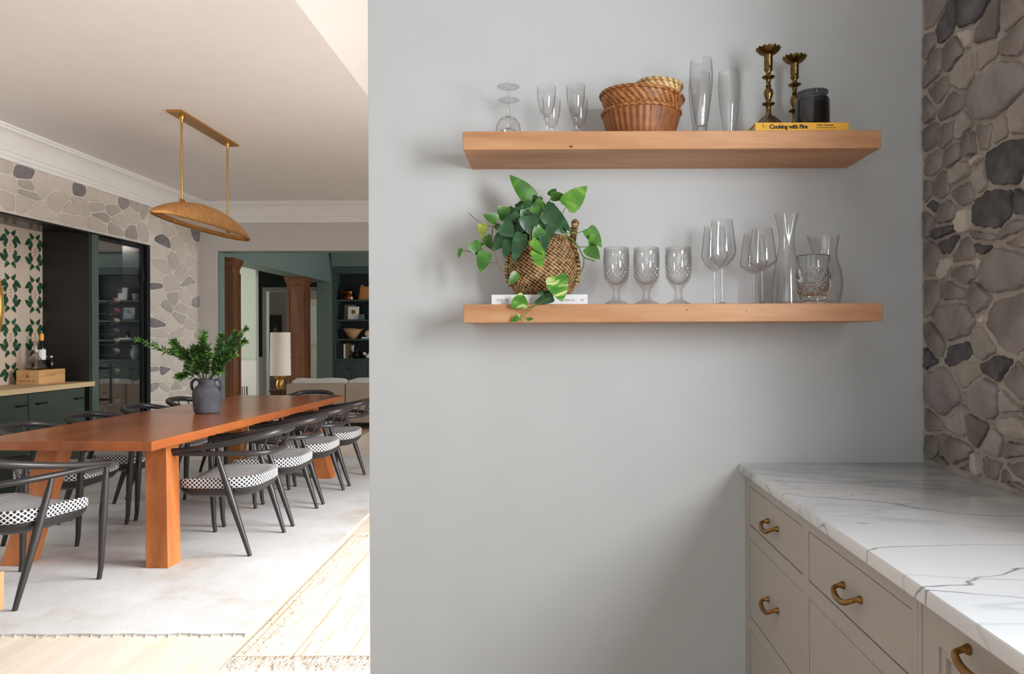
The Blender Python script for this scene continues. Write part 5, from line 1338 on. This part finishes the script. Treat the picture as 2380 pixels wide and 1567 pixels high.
LV = [((770,340),(563,100),170,'m',2.24),((1080,395),(1272,203),190,'l',2.20),((945,305),(1092,300),100,'m',2.25),((940,300),(990,228),85,'m',2.27),
 ((450,520),(318,462),115,'m',2.20),((520,395),(490,525),125,'m',2.22),((500,555),(605,668),155,'d',2.14),((740,485),(745,645),180,'d',2.135),
 ((350,660),(405,790),95,'m',2.20),((520,645),(415,805),130,'d',2.17),((575,695),(512,862),120,'d',2.16),((225,722),(315,852),115,'m',2.18),
 ((350,812),(295,992),135,'m',2.17),((320,550),(315,690),85,'y',2.19),((122,772),(98,868),42,'m',2.2),((765,700),(882,832),85,'l',2.12),
 ((815,790),(850,955),130,'l',2.12),((885,640),(885,802),108,'d',2.135),((880,450),(1062,645),140,'d',2.15),((890,385),(1132,628),130,'d',2.19),
 ((860,590),(768,685),115,'m',2.14),((1275,598),(1405,768),140,'m',2.17),((1275,760),(1390,872),130,'m',2.18),((1330,650),(1282,742),55,'l',2.15),
 ((985,1030),(1046,1266),200,'v',2.110),((655,1318),(668,1168),160,'v',2.115),((960,1215),(778,1272),95,'d',2.122),((930,1200),(818,1176),75,'d',2.130),
 ((632,998),(555,1108),85,'m',2.14),((680,640),(598,912),130,'d',2.145),((765,358),(622,425),70,'d',2.20),((862,343),(775,442),95,'m',2.19),
 ((688,492),(842,470),70,'d',2.18),((645,458),(495,535),70,'d',2.17),((662,1390),(583,1442),62,'v',2.112),((715,1422),(788,1412),34,'v',2.112),
 ((862,332),(782,312),46,'d',2.23),((600,400),(560,470),70,'d',2.23),((640,360),(700,430),80,'d',2.24),((830,360),(900,460),90,'d',2.22),((700,520),(640,660),120,'d',2.17),
 ((840,480),(900,620),110,'d',2.16),((560,620),(640,780),110,'d',2.18),((740,580),(720,760),110,'d',2.18),((980,520),(1090,640),90,'d',2.19),((640,500),(560,600),100,'d',2.2),
 ((900,420),(960,540),90,'d',2.21),((800,640),(860,740),80,'m',2.15),((690,640),(660,800),90,'d',2.17),((330,730),(275,750),30,'m',2.2),((440,560),(520,640),60,'d',2.2),((720,430),(690,540),110,'d',2.18),((780,400),(850,520),110,'m',2.19),((660,420),(580,520),100,'d',2.19),((820,300),(760,380),70,'d',2.24),((920,380),(1010,500),100,'d',2.2),((610,560),(560,700),110,'d',2.16),((960,560),(900,690),100,'d',2.15),((700,380),(760,470),90,'m',2.2)]
for L5 in LV: leaf(*L5)
VN = [([(1080,395),(1030,470),(945,540)],2.19,0.0016,0),([(945,303),(915,370),(870,430)],2.23,0.0014,0),([(1040,610),(1180,740),(1240,850),(1340,888)],2.16,0.0022,0),
 ([(1242,855),(1235,950),(1180,1020),(1085,1080),(985,1032)],2.125,0.0016,0),([(1175,755),(1225,762),(1280,758)],2.165,0.0014,0),([(1090,635),(1180,635),(1270,598)],2.17,0.0014,0),
 ([(560,600),(440,575),(350,570)],2.19,0.0012,1),([(350,570),(300,540),(235,490),(195,450)],2.19,0.0011,1),([(400,700),(320,700),(280,760),(225,800),(125,790)],2.19,0.0012,1),
 ([(600,900),(520,965),(470,950),(435,820)],2.18,0.0012,1),([(960,1215),(880,1250),(790,1300),(665,1318)],2.113,0.0016,0),([(790,1300),(730,1350),(690,1392),(665,1392)],2.112,0.0014,0),
 ([(690,1392),(715,1422)],2.112,0.001,0),([(745,525),(752,650),(748,780)],2.115,0.0014,1),([(775,345),(800,420),(790,520)],2.23,0.0014,0),([(845,290),(830,350),(840,430)],2.22,0.001,0),
 ([(385,905),(460,903)],2.19,0.001,1),([(410,575),(405,700),(400,790)],2.19,0.0014,0),([(870,360),(870,450),(820,520)],2.18,0.001,0),([(530,850),(545,920),(570,960)],2.15,0.001,0),([(985,1032),(1000,1140),(960,1215)],2.115,0.0012,0),([(770,760),(740,720),(725,705)],2.12,0.0012,1)]
for pts, Y, r, mi in VN:
    G().tube(spline([zp(a, b, Y) for a, b in pts], 6), r, 6).build('vine', stem_brown if mi else stem_green, pl)

# pressed goblets
def press(r, z, a, j):
    if 0.150 > z > 0.118: # chevron band
        u = (a * 6 / (2 * PI)) % 1.0
        return (r + 0.0013 * math.sin(2 * PI * (abs(u - 0.5) * 7 + (z - 0.118) / 0.0075)), z)
    if 0.118 >= z > 0.078: # diamonds
        s1 = math.sin(7 * a + (z - 0.078) * 160); s2 = math.sin(7 * a - (z - 0.078) * 160)
        return (r + 0.0030 * (abs(s1) + abs(s2) - 1.0), z)
    if 0.078 >= z > 0.02: return (r * (1 + 0.05 * math.cos(8 * a)), z)
    return (r, z)
def goblet_mesh():
    pts = [(0.0, 0.0), (0.036, 0.0), (0.0375, 0.003), (0.030, 0.008), (0.018, 0.013), (0.0135, 0.017), (0.0115, 0.022), (0.0105, 0.035), (0.0125, 0.046), (0.020, 0.056), (0.030, 0.068), (0.0345, 0.076)]
    pts += [(0.0348 + 0.003 * (i / 30) , 0.078 + 0.040 * i / 30) for i in range(31)] + [(0.0378 + 0.001 * i / 24, 0.1185 + 0.031 * i / 24) for i in range(25)]
    pts += [(0.0392, 0.151), (0.0388, 0.172), (0.0378, 0.173), (0.0366, 0.172), (0.0362, 0.12), (0.0325, 0.082), (0.026, 0.070), (0.012, 0.062), (0.0, 0.060)]
    return pts
gmesh = vessel(goblet_mesh(), 108, lambda r, z, a, j: press(r, z, a, j) if j < 12 + 31 + 25 else (r, z)).mesh('pressed_goblet', glass_press, smooth=0.9)
for px, nm in ((1433, 'leftmost of the three pressed-glass diamond goblets'), (1503, 'middle one of the three pressed-glass diamond goblets'), (1577, 'rightmost of the three pressed-glass diamond goblets')):
    o = link('pressed_goblet', gmesh, None, put(px, 2.215, LZ1)); o.rotation_euler = (0, 0, px * 0.3)
    tag(o, nm, 'goblet', 'pressed-glass goblets on the lower shelf')
def wine_glass(px, Y, label, kind):
    t = thing('wine_glass', label, 'wine glass', put(px, Y, LZ1), group='stemmed wine glasses on the lower shelf')
    if kind == 'tall':
        bowl = [(0.0, 0.108), (0.005, 0.109), (0.016, 0.116), (0.030, 0.132), (0.040, 0.150), (0.0415, 0.158), (0.0395, 0.180), (0.034, 0.225), (0.0305, 0.254), (0.0298, 0.254), (0.0332, 0.225), (0.0387, 0.180), (0.0406, 0.158), (0.039, 0.150), (0.029, 0.134), (0.015, 0.119), (0.0, 0.113)]
        st_ = [(0.006, 0.004), (0.0042, 0.016), (0.0036, 0.05), (0.0036, 0.09), (0.005, 0.108)]
    else:
        bowl = [(0.0, 0.100), (0.005, 0.101), (0.020, 0.110), (0.037, 0.121), (0.0425, 0.128), (0.0425, 0.136), (0.038, 0.170), (0.033, 0.205), (0.029, 0.228), (0.0283, 0.228), (0.0322, 0.205), (0.0372, 0.170), (0.0415, 0.136), (0.0413, 0.129), (0.036, 0.124), (0.019, 0.114), (0.0, 0.106)]
        st_ = [(0.006, 0.004), (0.0042, 0.016), (0.0036, 0.05), (0.0036, 0.085), (0.005, 0.101)]
    goblet_parts(t, bowl, st_, [(0.038, 0.0), (0.038, 0.0015), (0.012, 0.004), (0.005, 0.008)], glass_rim, 40)
wine_glass(1679, 2.20, 'front tall wine glass right of the pressed goblets', 'tall')
wine_glass(1661, 2.315, 'tall wine glass behind and left of the front one', 'tall')
wine_glass(1772, 2.20, 'front wide flat-bottomed wine glass left of the carafe', 'wide')
wine_glass(1752, 2.315, 'wide flat-bottomed wine glass behind the front one', 'wide')
# carafe
cf = thing('carafe', 'tall clear glass carafe with pinched flaring lip', 'carafe', put(1829, 2.235, LZ1))
def lipfn(r, z, a, j):
    if z > 0.20:
        w = (z - 0.20) / 0.077; q = math.exp(-((a - 1.5 * PI) / 0.38) ** 2)
        return (r * (1 - 0.50 * w * q), z - 0.010 * w * q)
    return (r, z)
vessel([(0.0, 0.0), (0.042, 0.0), (0.0445, 0.003), (0.0435, 0.03), (0.041, 0.08), (0.0355, 0.12), (0.027, 0.155), (0.022, 0.185), (0.0225, 0.21), (0.028, 0.245), (0.036, 0.277), (0.0352, 0.278), (0.0268, 0.245), (0.0213, 0.21), (0.0208, 0.185), (0.0258, 0.155), (0.0342, 0.12), (0.0396, 0.08), (0.042, 0.03), (0.041, 0.008), (0.0, 0.006)], 56, lipfn).build('vessel', glass_rim, cf)
# crystal tumbler
def cutfn(r, z, a, j):
    if j < 40 and 0.025 < z < 0.105:
        u = ((a * 6 / (2 * PI)) % 1.0 - 0.5) * 0.05; v = z - 0.055; th = math.atan2(v, u)
        return (r + 0.0022 * math.sin(th * 11) * min(1, math.hypot(u, v) / 0.012), z)
    return (r, z)
pts = [(0.0, 0.0), (0.035, 0.0), (0.038, 0.004), (0.036, 0.014), (0.038, 0.022)] + [(0.040 + 0.008 * math.sin(min(1, i / 22) * PI / 2), 0.025 + 0.08 * i / 30) for i in range(31)] + [(0.0482, 0.11), (0.0482, 0.142), (0.0470, 0.144), (0.0455, 0.142), (0.045, 0.06), (0.036, 0.032), (0.0, 0.028)]
o = link('crystal_tumbler', vessel(pts, 132, cutfn).mesh('crystal_tumbler', glass_cut, smooth=0.6), None, put(1890, 2.19, LZ1))
tag(o, 'cut crystal footed tumbler with starburst pattern before the pitcher', 'tumbler')
pt_ = thing('pitcher', 'curved clear glass pitcher behind the crystal tumbler', 'pitcher', put(1918, 2.305, LZ1))
def spout(r, z, a, j):
    if z > 0.15:
        w = (z - 0.15) / 0.07; q = math.exp(-((a - PI) / 0.45) ** 2)
        return (r * (1 + 0.32 * w * q), z + 0.004 * w * q)
    return (r, z)
vessel([(0.0, 0.0), (0.040, 0.0), (0.043, 0.004), (0.050, 0.035), (0.054, 0.07), (0.050, 0.105), (0.041, 0.135), (0.036, 0.155), (0.037, 0.18), (0.044, 0.218), (0.0430, 0.219), (0.0358, 0.18), (0.0348, 0.155), (0.0396, 0.135), (0.0485, 0.105), (0.0523, 0.07), (0.0482, 0.035), (0.040, 0.012), (0.0, 0.010)], 56, spout).build('vessel', glass_rim, pt_)
